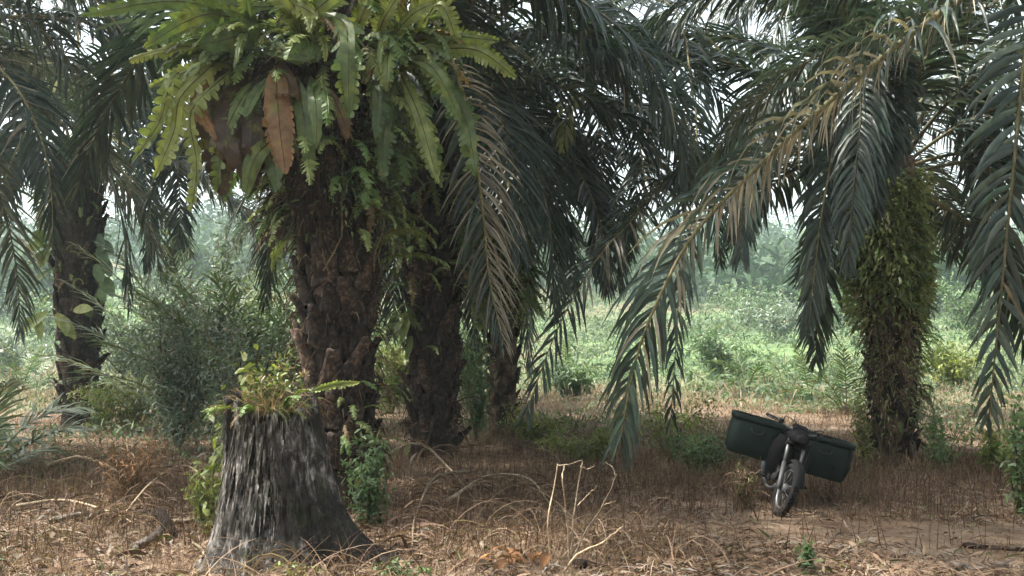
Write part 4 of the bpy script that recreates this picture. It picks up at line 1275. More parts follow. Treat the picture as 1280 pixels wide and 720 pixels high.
    ss = MB(); ss.tube(spline([(0.10, 0.80, 0.26), (0.22, 0.83, 0.12), (0.285, 0.86, -0.055)], 8), 0.012, 8); ss.box((0.285, 0.87, -0.06), (0.05, 0.07, 0.014), (0, R(-15), 0))
    part('side_stand', ss, M['black'])
    tl = MB(); tl.box((0, 1.60, 0.72), (0.13, 0.05, 0.07), bev=0.3)
    part('tail_light', tl, paint('red_lens', (0.25, 0.01, 0.01), 0.25, 0, 0.3))
    rk = MB()
    for yy in (0.78, 1.02, 1.26):                          # carrier bars across the seat on which the boxes hang
        rk.tube([(-0.34, yy, 0.83), (0.34, yy, 0.83)], 0.013, 8)
    for sx in (-0.17, 0.17):
        rk.tube([(sx, 0.74, 0.815), (sx, 1.34, 0.815)], 0.012, 8)
    part('carrier_rack', rk, M['black'])

    # the two carrying boxes, each a thing of its own, hung across the seat
    def rrect(wx, wy, z, rr, cx, cy, k=5):
        pts = []
        for qx, qy, a0 in ((1, -1, -90), (1, 1, 0), (-1, 1, 90), (-1, -1, 180)):
            for i in range(k):
                an = R(a0 + 90 * i / (k - 1))
                pts.append((cx + qx * (wx - rr) + math.cos(an) * rr, cy + qy * (wy - rr) + math.sin(an) * rr, z))
        return pts

    M4 = Matrix.LocRotScale(Vector(loc), t.rotation_euler, None)
    for sx, lab in ((-1, 'dark green plastic carrying box hung on the motorcycle, the higher one of the pair'), (1, 'dark green plastic carrying box hung on the motorcycle, the lower one tipped to the ground')):
        cx = sx * 0.375; cy = 1.0
        root = thing('carrying_box', lab, 'carrying box', M4 @ Vector((cx, cy, 0.69)), 'pair of boxes slung over the motorcycle')
        root.rotation_euler = t.rotation_euler
        z0, z1 = -0.26, 0.165
        wall = MB()
        rings = []
        for q, ox in ((0.0, 0.0), (0.06, 0.02), (0.35, 0.046), (0.7, 0.044), (1.0, 0.030)):
            rings.append(rrect(0.260 + ox, 0.230 + ox, z0 + (z1 - z0) * q, 0.115, 0, 0))
        rin = []
        for q, ox in ((1.0, 0.020), (0.5, 0.008), (0.05, 0.002)):
            rin.append(rrect(0.265 + ox, 0.235 + ox, z0 + (z1 - z0) * q + 0.001, 0.10, 0, 0))
        wall.loft(np.array([np.array(q) for q in rings + rin]), 0, True, True, True)
        wall.build('box_shell', [M['basket']], root, False)
        lip = MB(); e = 0.028
        lr = [rrect(0.297, 0.267, z1 - 0.045, 0.12, 0, 0), rrect(0.297 + e * 0.6, 0.267 + e * 0.6, z1 - 0.04, 0.12, 0, 0), rrect(0.297 + e * 0.6, 0.267 + e * 0.6, z1 + 0.012, 0.12, 0, 0), rrect(0.292, 0.262, z1 + 0.018, 0.12, 0, 0), rrect(0.288, 0.258, z1 - 0.02, 0.12, 0, 0)]
        lip.loft(np.array([np.array(q) for q in lr]), 0)
        lip.build('rim', [M['basket']], root, False)
        for yy in (-0.12, 0.12):
            rb_ = MB()
            for face in (-1,):
                rb_.box((yy, -0.262, -0.02), (0.018, 0.02, 0.24), (R(-4), 0, 0), bev=0.2)
            rb_.build('stiffening_rib', [M['basket']], root)
        hd = MB(); hd.tube(spline([(-0.07, -0.272, 0.06), (-0.05, -0.295, 0.02), (0, -0.298, 0.01), (0.05, -0.295, 0.02), (0.07, -0.272, 0.06)], 14), 0.007, 6)
        hd.build('carry_handle', [M['rope']], root, True)
        # hook strap from the inner side to the rack
        hs = MB(); hs.box((-sx * 0.30, 0.0, 0.165), (0.09, 0.05, 0.014), bev=0.2)
        hs.build('hanging_strap', [M['rope']], root)


build_motorcycle()


# ------------------------------------------------------------------ bushes and small plants
def bush(name, label, cat, base, size, n, seed, matn='bush', leaf=(0.05, 0.10), lw=0.45, nst=7, dry=0.03, droop=0.8, clumps=9, up=0.35, group=None, prof='leaf'):
    r = np.random.default_rng(seed)
    t = thing(name, label, cat, base, group)
    sx, sy, sz = size
    st = MB(); tips = []
    for i in range(nst):
        a = r.uniform(0, 6.283); q = r.uniform(0.3, 1)
        tip = np.array([math.cos(a) * sx * q, math.sin(a) * sy * q, sz * r.uniform(0.55, 1.0)])
        mid = tip * np.array([0.35, 0.35, 0.55]) + r.normal(0, 0.05, 3) * sz
        p = spline([np.array([0, 0, -0.05]), mid, tip], 8)
        st.tube(p, np.linspace(1, 0.3, 8) * 0.012 * max(0.6, sz), 5, 0, r.random(), False)
        tips += [p[3], p[5], p[7]]
    st.build('stem', [M['stem']], t)
    tips = np.array(tips)
    cl = np.vstack([tips, tips[r.integers(0, len(tips), clumps)] + r.normal(0, 0.18, (clumps, 3)) * np.array([sx, sy, sz])])
    cl[:, 2] = np.abs(cl[:, 2])
    k = r.integers(0, len(cl), n)
    pos = cl[k] + r.normal(0, 1, (n, 3)) * np.array([sx, sy, sz * 0.75]) * 0.16
    pos[:, 2] = np.clip(pos[:, 2], 0.02, None)
    d = nrm(r.normal(0, 1, (n, 3)) + np.array([0, 0, up]))
    nv = r.normal(0, 0.6, (n, 3)) + np.array([0, -0.2, 1])
    L = r.uniform(*leaf, n)
    crnd = r.random(len(cl))
    fo = MB()
    fo.strips(pos - d * L[:, None] * 0.5, d, nv, L, L * lw, droop * r.uniform(0.3, 1.5, n), 2, prof, rnd=np.clip(crnd[k] * 0.6 + r.random(n) * 0.4, 0, 1), dry=np.where(r.random(n) < dry, 0.9, 0.0))
    fo.build('foliage', [M[matn]], t)
    return t


# shrubs behind the stump
bush('shrub', 'tall grey green feathery shrub between the far left palm and the stump', 'shrub', on_ground(225, 17.5), (1.05, 0.8, 2.8), 6500, 21, 'bushgrey', (0.07, 0.17), 0.3, 12, 0.06)
bush('shrub', 'grey green twiggy shrub just left of the stump, behind it', 'shrub', on_ground(292, 14.5), (0.85, 0.7, 2.2), 3200, 22, 'bushgrey', (0.06, 0.13), 0.26, 12, 0.08)
bush('shrub', 'fresh green upright shrub against the stout palm, above the stump', 'shrub', on_ground(322, 18), (1.0, 0.8, 3.2), 5000, 23, 'bush', (0.08, 0.17), 0.3, 12, 0.02)
bush('shrub', 'pale hazy green shrub behind the feathery one', 'shrub', on_ground(180, 26), (1.6, 1.0, 2.4), 4500, 24, 'bushgrey', (0.1, 0.2), 0.35, 10, 0.02)
bush('shrub', 'yellow green leafy shrub at the left shoulder of the stump', 'shrub', on_ground(288, 9.3), (0.33, 0.3, 1.5), 420, 25, 'bushyellow', (0.07, 0.14), 0.5, 6, 0.06)
bush('shrub', 'low yellow green fern like shrub at the left foot of the stump', 'shrub', on_ground(262, 9.6), (0.22, 0.3, 0.75), 700, 26, 'bushyellow', (0.05, 0.11), 0.28, 8, 0.1)
bush('shrub', 'dark glossy bush growing between the stump and the stout palm', 'shrub', on_ground(462, 9.6), (0.34, 0.3, 0.75), 900, 27, 'bush', (0.05, 0.10), 0.4, 8, 0.03)
bush('shrub', 'yellow and green tangle at the foot of the far left palm', 'shrub', on_ground(165, 21.5), (1.3, 0.7, 1.0), 3000, 28, 'bushyellow', (0.06, 0.14), 0.35, 10, 0.2)
bush('shrub', 'small green bush hugging the base of the far left palm', 'shrub', on_ground(128, 21.8), (0.5, 0.5, 0.9), 1200, 29, 'bush', (0.06, 0.12), 0.4, 7, 0.05)
bush('shrub', 'light green weed clump between the two dark trunks', 'shrub', on_ground(595, 19), (0.5, 0.5, 1.6), 1500, 30, 'bush', (0.07, 0.15), 0.35, 8, 0.05)
bush('shrub', 'low leafy weeds to the right of the slim brown palm', 'shrub', on_ground(680, 17.0), (0.8, 0.5, 0.55), 1300, 31, 'bushyellow', (0.06, 0.13), 0.35, 9, 0.12)
bush('shrub', 'yellow green weeds under the tip of the long arching frond', 'shrub', on_ground(735, 15.0), (0.7, 0.45, 0.5), 1100, 32, 'bushyellow', (0.06, 0.12), 0.3, 9, 0.15)
bush('shrub', 'dark green low bush to the left of the motorcycle', 'shrub', on_ground(868, 13.6), (0.55, 0.4, 0.55), 1700, 33, 'bush', (0.04, 0.09), 0.4, 9, 0.06)
bush('shrub', 'straggly yellow green bush behind the dark low bush', 'shrub', on_ground(838, 16.0), (0.7, 0.4, 0.9), 1200, 34, 'bushyellow', (0.05, 0.11), 0.35, 9, 0.12)
bush('shrub', 'bright weed clump to the right of the fern wrapped palm', 'shrub', on_ground(1168, 14.0), (0.45, 0.4, 0.8), 1000, 35, 'bush', (0.05, 0.11), 0.35, 8, 0.1)
bush('shrub', 'low yellow green bush beyond the hanging frond near the right edge', 'shrub', on_ground(1238, 14.0), (0.45, 0.35, 0.55), 900, 36, 'bushyellow', (0.06, 0.12), 0.4, 8, 0.08)
bush('sapling', 'thin leafy sapling standing at the right edge beside the path', 'sapling', on_ground(1268, 10.2), (0.22, 0.25, 1.15), 420, 37, 'bush', (0.07, 0.13), 0.4, 5, 0.12)
bush('shrub', 'rusty yellow weeds at the left foot of the fern wrapped palm', 'shrub', on_ground(1085, 14.2), (0.3, 0.3, 1.0), 700, 38, 'bushyellow', (0.05, 0.11), 0.3, 7, 0.45)
bush('weed', 'small bright green weed sprouting at the bottom edge before the path', 'weed', on_ground(1006, 7.55), (0.10, 0.10, 0.22), 150, 39, 'bush', (0.05, 0.09), 0.4, 5, 0.0)
bush('weed', 'green weed tuft in the lower left corner', 'weed', on_ground(-5, 7.7), (0.14, 0.2, 0.3), 160, 40, 'bush', (0.06, 0.12), 0.3, 5, 0.05)
bush('weed', 'low green weed on the litter at the right foot of the stump', 'weed', on_ground(508, 7.5), (0.22, 0.15, 0.12), 200, 41, 'bush', (0.04, 0.08), 0.4, 6, 0.1)
bush('weed', 'dull green weed in front of the stump foot', 'weed', on_ground(372, 7.45), (0.2, 0.15, 0.12), 160, 42, 'bushyellow', (0.04, 0.08), 0.3, 6, 0.3)
bush('shrub', 'reddish brown dry bush in the grass to the left of the stump', 'dry bush', on_ground(165, 11.2), (0.55, 0.3, 0.65), 900, 43, 'deadleaf', (0.05, 0.14), 0.12, 14, 0.3)
bush('weed', 'yellow dry weed clump to the left of the motorcycle wheel', 'weed', on_ground(928, 10.8), (0.25, 0.2, 0.42), 500, 44, 'straw', (0.05, 0.14), 0.12, 8, 0.2)

# separate bushes standing out in the field
for i, (lab, px_b, d_b, sz, mt) in enumerate([
        ('round dark green field bush seen between the hanging middle fronds and the motorcycle', 905, 42, (1.5, 1.2, 1.7), 'bush'), ('broad pale bush far up the field, above the motorcycle', 970, 62, (2.6, 1.8, 2.4), 'bushgrey'),
        ('dark bush in the field just left of the wrapped palm, far back', 1045, 70, (2.6, 1.8, 3.2), 'bush'), ('yellow green bush in the field to the right of the wrapped palm', 1195, 36, (1.3, 1.0, 1.5), 'bushyellow'),
        ('tall dark bush in the field behind the right hanging frond', 1215, 60, (2.4, 1.6, 3.4), 'bush'), ('low dark bush in the dry strip between the centre frond tips', 718, 33, (1.0, 0.8, 1.1), 'bush'),
        ('fresh green bush in the gap right of the dark shaggy palm', 588, 30, (0.9, 0.8, 2.1), 'bush'), ('bush showing through the gap between the two dark trunks', 490, 27, (0.7, 0.6, 1.9), 'bushyellow'),
        ('pale bush on the slope at the far left edge', 15, 50, (2.2, 1.4, 2.4), 'bushgrey'), ('dark bush up the slope left of the far left palm', 55, 75, (3.0, 2.0, 4.2), 'bush'),
        ('tall fresh green bush on the slope right of the far left palm', 165, 48, (2.4, 1.6, 4.0), 'bush'), ('big hazy bush behind the left shrubs', 225, 62, (3.2, 2.0, 5.0), 'bush'), ('low rounded bush deep in the field, above the higher carrying box', 938, 85, (4.0, 2.4, 3.6), 'bush')]):
    bush('field_bush', lab, 'bush', on_ground(px_b, d_b), sz, 2200, 500 + i, mt, (0.10 * sz[0] ** 0.4, 0.26 * sz[0] ** 0.4), 0.4, 10, 0.03, group='bushes in the field')

# tufts growing on top of the stump
tw = MB()
r = np.random.default_rng(60)
n = 900
a = r.uniform(0, 6.28, n); q = np.sqrt(r.random(n)) * 0.30
base = np.stack([np.cos(a) * q, np.sin(a) * q, np.full(n, 0)], 1)
tw.strips(base, np.stack([np.cos(a) * 0.5 + r.normal(0, 0.5, n), np.sin(a) * 0.5 + r.normal(0, 0.5, n), r.uniform(0.4, 2.2, n)], 1), r.normal(0, 1, (n, 3)), r.uniform(0.10, 0.46, n) * r.uniform(0.45, 1, n), r.uniform(0.006, 0.018, n), r.uniform(0.5, 3.2, n), 3, 'blade', rnd=r.random(n) * 0.8, dry=np.where(r.random(n) < 0.3, 1, 0))
o = tw.build('grass_tuft', [M['straw']], None, loc=stump_b + np.array([-0.15, 0, stump_h - 0.05]))
tag(o, 'shaggy tuft of dry and green grass growing on top of the stump', 'grass tuft')
t = thing('sword_fern', 'small yellow green ferns sprouting from the top of the stump', 'fern', stump_b + np.array([-0.15, 0, stump_h - 0.05]))
for i in range(14):
    aa = r.uniform(0, 6.28); s = r.uniform(0.18, 0.4)
    m4 = Matrix.Translation((math.cos(aa) * 0.25, math.sin(aa) * 0.25, 0)) @ Euler((r.normal(0, 0.2), r.uniform(-1.0, -0.1), aa)).to_matrix().to_4x4() @ Matrix.Diagonal((s, s, s, 1))
    place(sword_dry[i % 3] if r.random() < 0.35 else sword_meshes[i % 8], 'frond', t, m4)

bush('weed', 'yellow green and rusty weeds bristling from the middle of the stump top', 'weed', stump_b + np.array([-0.12, 0.05, stump_h - 0.06]), (0.24, 0.22, 0.42), 520, 91, 'bushyellow', (0.03, 0.09), 0.35, 12, 0.35)
# one long fern frond reaching right off the stump
t = thing('fern_frond', 'single pale green fern frond sticking out level to the right of the stump top', 'fern', P(392, 490, 8.0))
fern_leaf_px(t, [(385, 490, 8.0), (420, 487, 7.95), (452, 492, 7.9)], 13, 0.6, 0.7, 0, 18, 777)


def leafy_climber(label, base, leaves, seed, matn='bushyellow'):
    """A climber on a trunk: stem plus large separate leaves given as pixel base, tip, depth and width."""
    t = thing('climbing_plant', label, 'climbing plant', base)
    r = np.random.default_rng(seed)
    st = MB()
    for (x0, y0, x1, y1, d, wpx) in leaves:
        a = P(x0, y0, d) - base; b = P(x1, y1, d - 0.1) - base
        mb = MB()
        L = np.linalg.norm(b - a)
        mb.strips(a[None], nrm(b - a)[None], np.array([[r.normal(0, .3), -1, 0.5]]), L, wpx * d / F, 0.25, 6, 'oval', 0.25, r.random(1), 0)
        mb.build('leaf', [M[matn]], t)
        st.tube(spline([np.array([0, 0.12, a[2] * 0.5 - 0.2]), a * 0.6, a], 6), 0.008, 5, 0, 0.5, False)
    st.build('stem', [M['stem']], t)
    return t


pDl = np.array(pD.location)
leafy_climber('climber with broad pale leaves ringing the far left trunk half way up', pDl + np.array([-0.2, -0.45, 2.7]),
              [(70, 392, 96, 422, 22.4, 16), (92, 388, 116, 384, 22.3, 14), (60, 390, 20, 415, 22.4, 15), (48, 398, 52, 424, 22.4, 12), (108, 384, 114, 396, 22.3, 12), (80, 398, 84, 420, 22.3, 12)], 1, 'bushyellow')
leafy_climber('dark leafy climber on the right side of the far left trunk', pDl + np.array([0.45, -0.2, 3.6]),
              [(122, 310, 135, 330, 22.6, 14), (128, 322, 140, 345, 22.6, 15), (126, 345, 142, 370, 22.6, 18), (124, 292, 128, 316, 22.6, 12), (120, 330, 128, 355, 22.6, 14), (130, 300, 142, 318, 22.6, 10), (124, 360, 132, 378, 22.6, 12)], 2, 'bush')
leafy_climber('yellowish broad leaves beside the far left trunk under its crown', pDl + np.array([-0.75, -0.2, 3.6]),
              [(58, 300, 40, 290, 22.6, 18), (56, 305, 30, 312, 22.6, 16), (60, 310, 50, 335, 22.6, 16), (62, 340, 40, 352, 22.6, 12), (58, 315, 34, 330, 22.6, 12)], 3, 'bushyellow')
leafy_climber('pale leaves on the left side of the dark shaggy palm', np.array(pB.location) + np.array([-0.5, -0.3, 1.8]),
              [(512, 395, 500, 430, 15.5, 10), (510, 385, 520, 410, 15.5, 10), (505, 400, 492, 415, 15.5, 9), (515, 420, 508, 450, 15.5, 9)], 4, 'bushyellow')


# young palms in the field
def young_palm(label, px, d, L, n, seed, matn='palmyoung', sc_=1.0, emin=5, group='young palms in the field', bend=(45, 85)):
    t = thing('young_palm', label, 'young palm', on_ground(px, d), group)
    st = MB(); st.tube([(0, 0, -0.1), (0, 0, 0.15), (0, 0, 0.3)], [0.16, 0.14, 0.08], 9)
    st.build('trunk', [M['trunk']], t)
    crown(t, np.array(t.location) + np.array([0, 0, 0.2]), n, L, seed, 82, emin, nleaf=30, W=0.06, Lmax=0.42 * sc_, leafm=matn, bend=bend, nseg=2, rad=0.02, cr=0.08, droop=0.6)
    return t


young_palm('grey green young palm leaning in at the left edge', -12, 13.0, 1.5, 16, 61, 'bushgrey', 1.2, 5, None)
young_palm('bright yellow green young palm in the open field left of the fern wrapped palm', 1010, 34, 2.2, 18, 62, 'palmyoung')
young_palm('green young palm close against the left side of the fern wrapped trunk', 1056, 27, 2.2, 16, 63, 'palmyoung')
young_palm('small young palm in the field, above the higher carrying box', 932, 36, 1.9, 16, 64, 'palmyoung')
young_palm('pale young palm deep in the field, under the hanging middle frond', 880, 52, 2.6, 16, 65, 'palmyoung')
young_palm('young palm far up the field, right of the wrapped palm', 1185, 44, 2.6, 16, 66, 'palmyoung')
young_palm('young palm in the bright gap right of the stout palm', 490, 38, 2.2, 16, 67, 'palmyoung')
young_palm('young palm in the field between hanging frond tips in the centre', 705, 40, 2.2, 16, 68, 'palmyoung')
young_palm('young palm on the slope left of the far left palm', 30, 40, 2.6, 16, 69, 'palmyoung')
young_palm('tall young palm with feathery fronds behind the left shrubs', 262, 21, 4.6, 26, 70, 'bushgrey', 1.9, 45, bend=(25, 60))
young_palm('tall young palm just left of the stout palm, behind the stump', 338, 18.5, 4.0, 24, 71, 'palmyoung', 1.8, 45, bend=(25, 60))


# ------------------------------------------------------------------ dry plants, twigs, fallen things
def dry_shrub():
    b = on_ground(700, 7.75)
    t = thing('dry_branch', 'pale leafless dry shrub of a few forked stems in the foreground', 'dry shrub', b)
    d = 7.75
    for pts, rad in (([(690, 725), (685, 650), (692, 615), (697, 580)], 0.011), ([(712, 722), (709, 655), (703, 600), (705, 582)], 0.013), ([(714, 700), (718, 640), (722, 610), (728, 577)], 0.011),
                     ([(712, 705), (732, 665), (755, 630), (771, 592)], 0.012), ([(700, 722), (722, 693), (750, 680), (778, 657)], 0.014), ([(722, 632), (735, 618), (746, 608)], 0.006), ([(752, 632), (764, 628), (770, 626)], 0.005), ([(697, 582), (712, 580), (728, 576)], 0.007), ([(726, 583), (735, 586), (744, 582)], 0.006), ([(770, 595), (766, 585), (757, 578)], 0.005), ([(683, 668), (676, 690), (676, 705)], 0.006)):
        mb = MB()
        p = spline([P(x, y, d + 0.1 * math.sin(x * 0.7 + y)) - b for x, y in pts], 14)
        mb.tube(p + rng.normal(0, 0.003, p.shape), np.linspace(1, 0.45, 14) * rad * 0.72, 7, 0, rng.random())
        mb.build('branch', [M['twig']], t, True)


dry_shrub()


def fallen_frond(label, pts, seed, Lmax=0.6, group=None, n=34, dry=1.0):
    """A dead palm frond lying on the ground: points are pixels on the ground plus a height."""
    q = []
    for (x, y, h) in pts:
        g = G(x, y); g[2] += h; q.append(g)
    r = np.random.default_rng(seed)
    t = thing('fallen_frond', label, 'fallen frond', q[0], group)
    p = spline(np.array(q), 20) - q[0]
    T = tangents(p)
    sd = nrm(np.cross(T, [0, 0, 1.0]))
    rb = MB(); rb.tube(p, np.linspace(1, 0.3, 20) * 0.022, 6, 0, r.random())
    rb.build('stalk', [M['twig']], t, True)
    mb = MB()
    for sg in (-1, 1):
        x = np.clip(np.linspace(3, 19, n) + r.normal(0, 0.4, n), 1, 19)
        ip = lambda A: np.stack([np.interp(x, np.arange(20), A[:, k]) for k in range(3)], 1)
        d = ip(T) * 0.7 + ip(sd) * sg * 0.8 + np.array([0, 0, 1]) * r.uniform(-0.1, 0.7, (n, 1))
        mb.strips(ip(p), d, r.normal(0, 1, (n, 3)) + np.array([0, 0, 1]), Lmax * r.uniform(0.3, 1.1, n), 0.02, r.uniform(0.4, 2.8, n), 4, 'leaf', rnd=r.random(n) * 0.72, dry=0)
    mb.build('leaflets', [M['straw']], t)
    return t


fallen_frond('arched dead frond with a row of curved leaflets, in the grass behind the dry shrub', [(560, 640, 0.12), (610, 622, 0.25), (660, 622, 0.22), (690, 640, 0.05)], 1, 0.5)
fallen_frond('tangled dead frond heaped before the dark shaggy palm', [(470, 600, 0.25), (520, 592, 0.42), (560, 606, 0.22), (600, 640, 0.05)], 2, 0.7)
fallen_frond('dry frond on the litter pile right of the stump', [(590, 615, 0.25), (545, 630, 0.3), (520, 660, 0.12), (515, 690, 0.03)], 3, 0.6)
fallen_frond('pale dead frond lying in the brown grass left of the stump', [(60, 600, 0.2), (100, 595, 0.26), (150, 612, 0.2), (180, 640, 0.05)], 4, 0.6)
fallen_frond('reddish dead frond close to the left of the stump', [(270, 620, 0.1), (230, 610, 0.28), (190, 625, 0.2), (150, 655, 0.05)], 5, 0.55)
fallen_frond('dead frond lying flat in the dry grass behind the left debris', [(20, 640, 0.06), (80, 640, 0.12), (140, 652, 0.08), (170, 660, 0.03)], 6, 0.5)


def log(label, name, cat, p0, p1, rad, seed, matn='woodgrey', bend=0.04, split=False):
    a = G(*p0); b = G(*p1)
    a[2] += rad * 0.45; b[2] += rad * 0.45
    r = np.random.default_rng(seed)
    n = 30
    p = spline([a, (a + b) / 2 + r.normal(0, bend, 3), b], n) - a
    mb = MB()
    T = tangents(p)
    u = nrm(np.cross(T, [0, 0, 1.0])); w_ = np.cross(u, T)
    k = 22; an = np.linspace(0, 2 * math.pi, k, endpoint=False)
    rr = rad * (0.72 + 0.55 * fbm(np.tile(an * 1.3, (n, 1)) + seed, np.tile(np.arange(n)[:, None] * 0.35, (1, k)), seed, 3)) * np.interp(np.arange(n), [0, 2, n - 6, n - 1], [0.75, 1, 0.8, 0.3])[:, None]
    rr = rr * (0.75 + 0.5 * fbm(np.tile(an * 4, (n, 1)), np.tile(np.arange(n)[:, None] * 0.3, (1, k)), seed + 9, 3)) * 0.75
    rings = p[:, None, :] + rr[:, :, None] * (np.cos(an)[None, :, None] * u[:, None, :] + 0.7 * np.sin(an)[None, :, None] * w_[:, None, :])
    mb.loft(rings, 0, True, True, True, r.random())
    o = mb.build(name, [M[matn]], None, True, a)
    return tag(o, label, cat)


log('greyish rotten log end lying in the left grass', 'fallen_log', 'log', (60, 655), (130, 645), 0.06, 1)
log('thin dark log in the grass at the left edge', 'fallen_log', 'log', (-5, 626), (75, 624), 0.05, 2, 'trunk')
log('weathered wood chunk on the litter left of the stump foot', 'wood_chunk', 'wood chunk', (168, 690), (205, 662), 0.075, 3)
log('reddish brown splintered wood piece beside the weathered chunk', 'wood_chunk', 'wood chunk', (198, 645), (215, 672), 0.09, 4, 'boot')
log('pale split wood lying against the left foot of the stump', 'wood_chunk', 'wood chunk', (212, 655), (262, 650), 0.05, 5, 'twig')
log('dark rotten log at the bottom edge behind the dry shrub', 'fallen_log', 'log', (720, 712), (790, 700), 0.09, 6, 'trunk')
log('dark broken branch on the ground at the right of the path', 'fallen_branch', 'branch', (1205, 685), (1285, 690), 0.05, 7, 'boot')
log('small dark clod on the path', 'wood_chunk', 'wood chunk', (1118, 697), (1132, 696), 0.04, 8, 'boot')
log('greyish flat wood sunk in the path near the lower right corner', 'wood_chunk', 'wood chunk', (1190, 712), (1262, 708), 0.07, 9)
log('pale bare stick lying in the grass right of the dry shrub', 'fallen_branch', 'branch', (770, 641), (806, 637), 0.018, 10, 'twig')
log('long thin stick lying across the bottom left litter', 'fallen_branch', 'branch', (40, 668), (120, 676), 0.02, 11, 'twig')
log('pale stick leaning on the litter in front of the stump', 'fallen_branch', 'branch', (240, 680), (262, 712), 0.022, 12, 'twig')

# curled brown leaves at the bottom of the picture
t = thing('leaf_pile', 'heap of curled rusty brown fallen leaves at the bottom edge', 'leaf pile', G(655, 712))
r = np.random.default_rng(90)
for i in range(16):
    mb = MB()
    g = G(r.uniform(612, 690), r.uniform(700, 719)) - np.array(t.location); g[2] += r.uniform(0.02, 0.09)
    a = r.uniform(0, 6.28)
    mb.strips(g[None], np.array([[math.cos(a), math.sin(a), r.uniform(0.1, 0.9)]]), r.normal(0, 0.5, (1, 3)) + np.array([0, 0, 1]), r.uniform(0.1, 0.22), r.uniform(0.05, 0.09), r.uniform(1, 4), 6, 'oval', 0.4, r.random(1))
    mb.build('leaf', [M['deadleaf']], t)
for i, (x, y, ln, a, lab) in enumerate([(330, 704, 0.30, 2.6, 'curved pale dead leaf at the left foot of the stump'), (300, 697, 0.26, 2.2, 'second curled dead leaf left of the stump foot'), (370, 708, 0.3, 0.5, 'long olive leaf lying in front of the stump'), (95, 597, 0.3, 0.2, 'white bleached leaf lit in the left grass'), (250, 575, 0.45, 0.5, 'pale bleached leaf behind the left grass'), (150, 714, 0.3, 2.9, 'pale curled leaf at the bottom left edge'), (560, 700, 0.25, 1.0, 'greyish dead leaf on the litter right of the stump')]):
    mb = MB(); g = G(x, y)
    mb.strips(np.array([[0, 0, 0.03]]), np.array([[math.cos(a), math.sin(a), 0.5]]), np.array([[0, 0, 1.0]]), ln, 0.055, 2.2, 7, 'oval', 0.3, np.array([0.6 + 0.05 * i]))
    o = mb.build('dead_leaf', [M['litter']], None, loc=g)
    tag(o, lab, 'dead leaf')


# ------------------------------------------------------------------ ground cover that nobody could count
def sample(n, d0, d1, pw=1.0, marg=1.35):
    u = rng.random(n)
    d = d0 * (d1 / d0) ** (u ** pw)
    x = rng.uniform(-1, 1, n) * 0.535 * d * marg
    return x, d


def path_mask(x, y):
    """1 on the worn track that crosses the right foreground."""
    c = 9.1 + 0.10 * (x - 2) + 0.25 * np.sin(x * 0.9)
    return np.exp(-((y - c) / 0.7) ** 4) * np.clip((x - 0.9) / 1.0, 0, 1)


# standing dry grass
n = 170000
x, y = sample(n, 6.2, 40, 1.0)
dens = fbm(x * 0.7, y * 0.7, 61, 3)
keep = (rng.random(n) < np.clip((dens - 0.25) * 3.2, 0.05, 1)) & (rng.random(n) > path_mask(x, y) * 0.97)
x, y = x[keep], y[keep]; n = len(x)
hgt = rng.uniform(0.06, 0.24, n) * (0.45 + 1.2 * fbm(x * 0.5, y * 0.5, 62, 2)) * np.interp(y, [6, 9.5, 11, 40], [0.55, 0.8, 1.45, 2.0])
gb = MB()
grn = np.where(rng.random(n) < np.clip((fbm(x * 0.4, y * 0.4, 63, 3) - 0.52) * 1.6, 0.02, 0.5), 0.9, 0.0)
gb.strips(np.stack([x, y, gz(x, y) - 0.01], 1), np.stack([rng.normal(0, 0.38, n), rng.normal(0, 0.38, n), np.ones(n)], 1), rng.normal(0, 1, (n, 3)), hgt, rng.uniform(0.004, 0.010, n) * np.interp(y, [6, 20, 40], [1, 1.5, 2.6]), rng.uniform(0.1, 1.8, n), 2, 'blade', rnd=np.clip(rng.normal(0.42, 0.26, n), 0, 1), dry=grn)
tag(gb.build('dry_grass', [M['straw']]), 'short brown dry grass standing over the whole clearing', 'grass', kind='stuff')

# lying litter
n = 120000
x, y = sample(n, 6.2, 22, 1.0)
keep = (rng.random(n) < np.clip((fbm(x * 1.1, y * 1.1, 71, 3) - 0.22) * 3, 0.1, 1)) & (rng.random(n) > path_mask(x, y) * 0.82)
x, y = x[keep], y[keep]; n = len(x)
lb = MB()
a = rng.uniform(0, 6.283, n)
lb.strips(np.stack([x, y, gz(x, y) + rng.uniform(0.0, 0.045, n)], 1), np.stack([np.cos(a), np.sin(a), rng.normal(0.15, 0.25, n)], 1), rng.normal(0, 0.5, (n, 3)) + np.array([0, 0, 1]), rng.uniform(0.03, 0.20, n), rng.uniform(0.004, 0.028, n) , rng.uniform(0, 1.6, n), 2, 'leaf', rnd=rng.random(n), dry=np.where(rng.random(n) < 0.04, 0.8, 0))
tag(lb.build('leaf_litter', [M['litter']]), 'dry leaf litter scattered over the soil', 'litter', kind='stuff')

# larger fallen leaves, curled, round the stump and over the left litter
n = 1500
x, y = sample(n, 6.4, 11, 1.0)
keep = rng.random(n) < np.clip(0.7 - (x + 1.0) * 0.5, 0.03, 1)
x, y = x[keep], y[keep]; n = len(x)
a = rng.uniform(0, 6.283, n)
lb = MB()
lb.strips(np.stack([x, y, gz(x, y) + rng.uniform(0.0, 0.09, n)], 1), np.stack([np.cos(a), np.sin(a), rng.normal(0.4, 0.45, n)], 1), rng.normal(0, 0.7, (n, 3)) + np.array([0, 0, 1]), rng.uniform(0.08, 0.30, n), rng.uniform(0.015, 0.055, n), rng.uniform(0.5, 3.5, n), 5, 'leaf', 0.3, rng.random(n), np.where(rng.random(n) < 0.05, 0.8, 0))
tag(lb.build('fallen_leaves', [M['litter']]), 'larger curled dead leaves thick round the stump', 'litter', kind='stuff')

